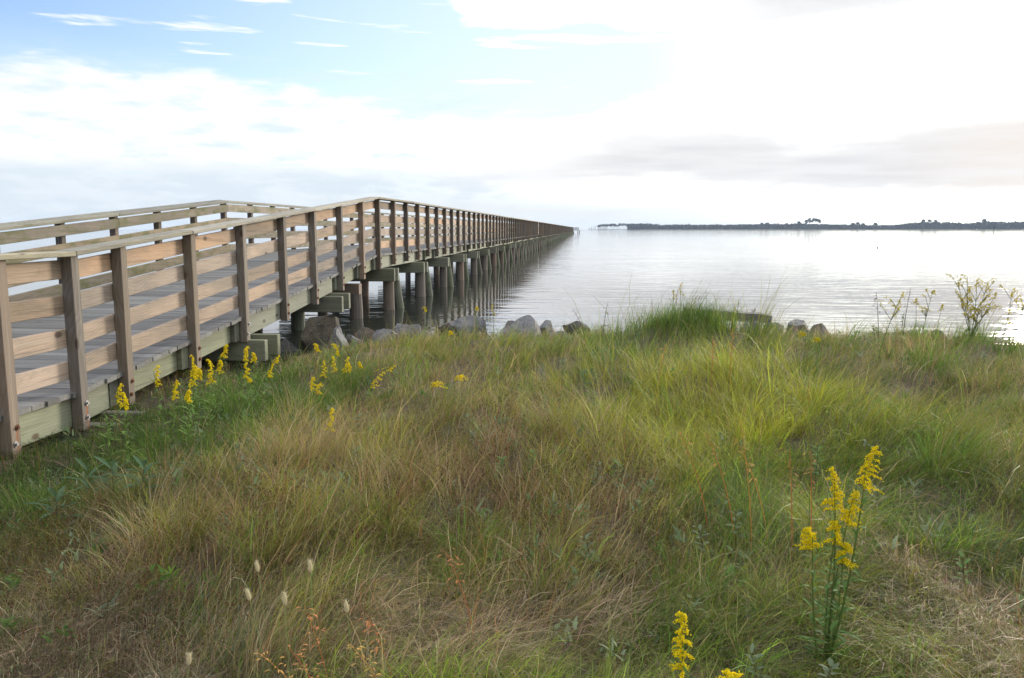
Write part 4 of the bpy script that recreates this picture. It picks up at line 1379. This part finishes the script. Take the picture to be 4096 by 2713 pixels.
def foxtail(x, y, h, lean, lab, seed):
    r = random.Random(seed)
    root = empty('foxtail_grass', (x, y, max(float(ground(x, y)), 0)), lab, 'foxtail grass', 'foxtails in the foreground')
    P = stem_pts(r, h, lean, 7, .03)
    mb = MB(); mb.tube(P, [.0015] * 7, 4, col=(.30, .36, .14)); mb.build('stem', M['leaf'], root)
    ax = (P[-1] - P[-2]).normalized()
    hd = MB()
    ln, w = .034, .0075
    hd.tube([P[-1] + ax * ln * t for t in (-.05, .15, .45, .8, 1.0)], [.002, w * .75, w * .85, w * .6, .001], 7, col=(.62, .55, .35))
    for k in range(170):
        t = r.random(); a = r.uniform(0, 6.28)
        q = w * (.8 if .12 < t < .85 else .45)
        p = P[-1] + ax * ln * t + Vector((math.cos(a), math.sin(a), 0)) * q * .8
        d = Vector((math.cos(a), math.sin(a), .9)) * .0075
        s = Vector((-math.sin(a), math.cos(a), 0)) * .0003
        hd.add([p - s, p + s, p + d], [(0, 1, 2)], (.66, .60, .40))
    hd.build('seed_head', M['leaf'], root)


for i, a in enumerate([
        (-.88, 2.05, .29, -.03, 'pale foxtail head at the left of the foreground pair'), (-.80, 2.05, .275, -.01, 'pale foxtail head at the right of the foreground pair'),
        (-.76, 2.15, .32, -.01, 'tallest foxtail head, standing above the pale pair'), (-.62, 2.00, .30, .0, 'greenish foxtail head right of the pale pair'),
        (-.97, 2.30, .27, -.02, 'foxtail head farther back in the green grass'), (-1.08, 1.98, .17, .02, 'low greenish foxtail head in the dry thatch')]):
    foxtail(*a, 700 + i)

# ------------------------------------------------------------------ far shore
FAR = random.Random(9)
HX = [(-2, 0), (0.9, 9.0), (2.0, 11.5), (4.6, 11.5), (5.4, 8.4), (6.4, 9.8), (8, 8.6), (10.2, 9.4), (14.1, 11.3), (17, 9.4), (19.4, 7.8), (20.4, 10.0), (21.5, 14.3), (22.7, 13.6), (24.1, 11.3), (25, 14.8), (26, 14.0), (34, 15), (40, 15)]


def polar(a, d):
    return d * math.sin(R(a)), d * math.cos(R(a))


def m_far(name, c):
    m, g, p, out = new_mat(name)
    tc = g.n('ShaderNodeTexCoord')
    n = g.noise(tc.outputs['Object'], .25, 4, .6)
    g.put(p.inputs['Base Color'], g.mix(g.ss(n, .35, .65), tuple(q * .6 for q in c), tuple(q * 1.25 for q in c)))
    p.inputs['Roughness'].default_value = .95
    return m


M['needles'] = m_far('pine_needles', (.022, .036, .030))
M['bark'] = m_far('pine_bark', (.075, .06, .05))
M['marsh'] = m_far('marsh_grass', (.085, .080, .030))


def blob(mb, c, rx, rz, r, n=5):
    """a ragged clump of needles: a few crossed tilted faces"""
    for k in range(n):
        a = r.uniform(0, 6.28)
        p = Vector(c) + Vector((r.gauss(0, rx * .45), r.gauss(0, rx * .45), r.gauss(0, rz * .4)))
        u = Vector((math.cos(a), math.sin(a), r.uniform(-.3, .3))) * rx * r.uniform(.35, .7)
        v = Vector((-math.sin(a) * .4, math.cos(a) * .4, 1)) * rz * r.uniform(.35, .7)
        mb.add([p - u - v * .6, p + u * .9 - v, p + u + v * .7, p - u * .6 + v], [(0, 1, 2, 3)])


mb = MB()
a = 0.95
while a < 40:
    d = FAR.uniform(1500, 1580)
    h = float(np.interp(a, [q[0] for q in HX], [q[1] for q in HX])) * FAR.uniform(.82, 1.04)
    x, y = polar(a, d)
    thin = a < 3.0
    mb.tube([(x, y, 0), (x, y, h * .8)], [.22, .12], 3, False)
    for k in range(3 if thin else 6):
        z = h * (FAR.uniform(.72, .98) if thin else (.12 + .82 * k / 5.5))
        blob(mb, (x + FAR.gauss(0, .5), y, z), 2.0, 1.5 if thin else 2.0, FAR, 4)
    a += FAR.uniform(.018, .034) if not thin else FAR.uniform(.04, .09)
o = mb.build('far_woods', M['needles'])
tag(o, kind='stuff')


def strip(name, a0, a1, d0, d1, h, mat):
    mb = MB()
    n = int((a1 - a0) / .25)
    top, topb, lo = [], [], []
    vs, fs = [], []
    for k in range(n + 1):
        a = a0 + (a1 - a0) * k / n
        e = d0 + FAR.uniform(-6, 6)
        hh = h * FAR.uniform(.7, 1.2) * min(1, k / 4 + .15)
        x, y = polar(a, e); x2, y2 = polar(a, e + 6); x3, y3 = polar(a, d1)
        vs += [(x, y, -.3), (x2, y2, hh), (x3, y3, hh)]
    for k in range(n):
        i = k * 3
        fs += [(i, i + 3, i + 4, i + 1), (i + 1, i + 4, i + 5, i + 2)]
    mb.add(vs, fs)
    tag(mb.build(name, mat), kind='structure')


strip('marsh', 3.6, 40, 1250, 1495, .75, M['marsh'])
strip('low_shore', 0.15, 5.0, 1498, 1620, .6, M['marsh'])


def pine(a, h, d, lab, crown=.35, seed=0, wide=2.6):
    r = random.Random(seed)
    x, y = polar(a, d)
    root = empty('pine_tree', (x, y, .2), lab, 'pine tree', 'tall pines above the far woods')
    mb = MB(); mb.tube([(0, 0, 0), (.2, 0, h * .5), (r.uniform(-.4, .4), 0, h * .96)], [.26, .2, .1], 5)
    for k in range(3):
        z = h * r.uniform(.6, .9); s = r.choice([-1, 1])
        mb.tube([(0.1, 0, z), (s * wide * .7, r.uniform(-1, 1), z + h * .07)], [.1, .05], 4)
    mb.build('trunk', M['bark'], root)
    cr = MB()
    for k in range(18):
        z = h * (1 - crown * r.random() ** 1.2)
        q = wide * (1.05 - (z / h - (1 - crown)) / crown * .5)
        blob(cr, (r.uniform(-q, q) * .8, r.uniform(-q, q) * .8, z), 2.1, 1.1, r, 6)
    cr.build('crown', M['needles'], root)


for i, (a, h, lab) in enumerate([
        (14.72, 16.0, 'leftmost of the five tall pines standing together above the far woods'), (14.92, 18.4, 'tall flat-topped pine, second from the left of the five above the woods'),
        (15.12, 18.8, 'tallest pine in the middle of the five above the woods'), (15.33, 18.6, 'flat-topped pine, fourth of the five above the woods'),
        (15.52, 17.2, 'rightmost of the five tall pines above the woods'),
        (14.25, 13.8, 'thin lone pine just left of the five tall pines'), (11.9, 11.6, 'thin pine rising from the middle of the far woods'), (12.25, 10.9, 'slim pine beside the thin one in the middle of the far woods'),
        (17.55, 11.2, 'scraggly pine right of the five tall pines'), (17.85, 12.0, 'taller scraggly pine in the small gap-toothed group'), (18.15, 11.0, 'last scraggly pine of the small gap-toothed group'),
        (18.9, 10.6, 'single pointed pine before the woods dip'), (21.6, 15.8, 'tall ragged pine where the woods rise again'), (21.95, 16.0, 'broad ragged pine where the woods rise again'),
        (22.3, 15.4, 'ragged pine at the right of the rise in the woods'), (24.9, 15.9, 'dense pine on the highest part of the far woods')]):
    pine(a, h, 1440, lab, .32, 800 + i)
for i in range(16):
    r = random.Random(900 + i)
    a = .28 + i * .085 + r.uniform(-.03, .03)
    x, y = polar(a, 1500)
    h = 4.5 + i * .32 + r.uniform(-1, 1.2)
    mb = MB(); mb.tube([(0, 0, -.2), (r.uniform(-.3, .3), 0, h)], [.28, .14], 4)
    for k in range(2): mb.tube([(0, 0, h * .8), (r.uniform(-1.2, 1.2), 0, h * .95)], [.12, .06], 3)
    o = mb.build('bare_tree', M['bark'], None, loc=(x, y, .1))
    tag(o, 'thin bare tree in the row thinning out past the left end of the far woods', 'tree', 'bare trees at the end of the far woods')
# channel marker, and a bird on the water
x, y = polar(25.45, 420)
mb = MB(); mb.tube([(0, 0, -1), (.05, 0, 2.6)], [.13, .11], 8); mb.box(-.3, .3, -.16, -.12, 1.9, 2.45)
o = mb.build('channel_marker', M['bark'], None, loc=(x, y, 0))
tag(o, 'dark post standing in the water near the right end of the far shore', 'marker post')
x, y = polar(19.1, 74)
bm = bmesh.new()
bmesh.ops.create_uvsphere(bm, u_segments=12, v_segments=8, radius=1)
for v in bm.verts:
    c = v.co
    if c.x > .55: c.z += (c.x - .55) * 2.6; c.x -= (c.x - .55) * .5; c.y *= .5
    if c.x < -.6: c.z += .25; c.y *= .6
    c.x *= .10; c.y *= .05; c.z *= .045
me = bpy.data.meshes.new('bird'); bm.to_mesh(me); bm.free()
o = link('bird', me, M['bark'], None, (x, y, .05), True)
tag(o, 'small dark water bird floating far out on the bright water', 'bird')

# ------------------------------------------------------------------ air over the bay
if HAZE:
    mb = MB(); mb.box(-4400, 4400, -4400, 4400, -2.5, 30)
    m = bpy.data.materials.new('haze'); m.use_nodes = True; m.node_tree.nodes.clear()
    g = NT(m.node_tree); out = g.n('ShaderNodeOutputMaterial'); pv = g.n('ShaderNodeVolumePrincipled')
    pv.inputs['Color'].default_value = (.60, .74, .95, 1)
    pv.inputs['Density'].default_value = HAZE
    pv.inputs['Anisotropy'].default_value = .2
    g.t.links.new(pv.outputs[0], out.inputs['Volume'])
    tag(mb.build('haze', m), kind='stuff')
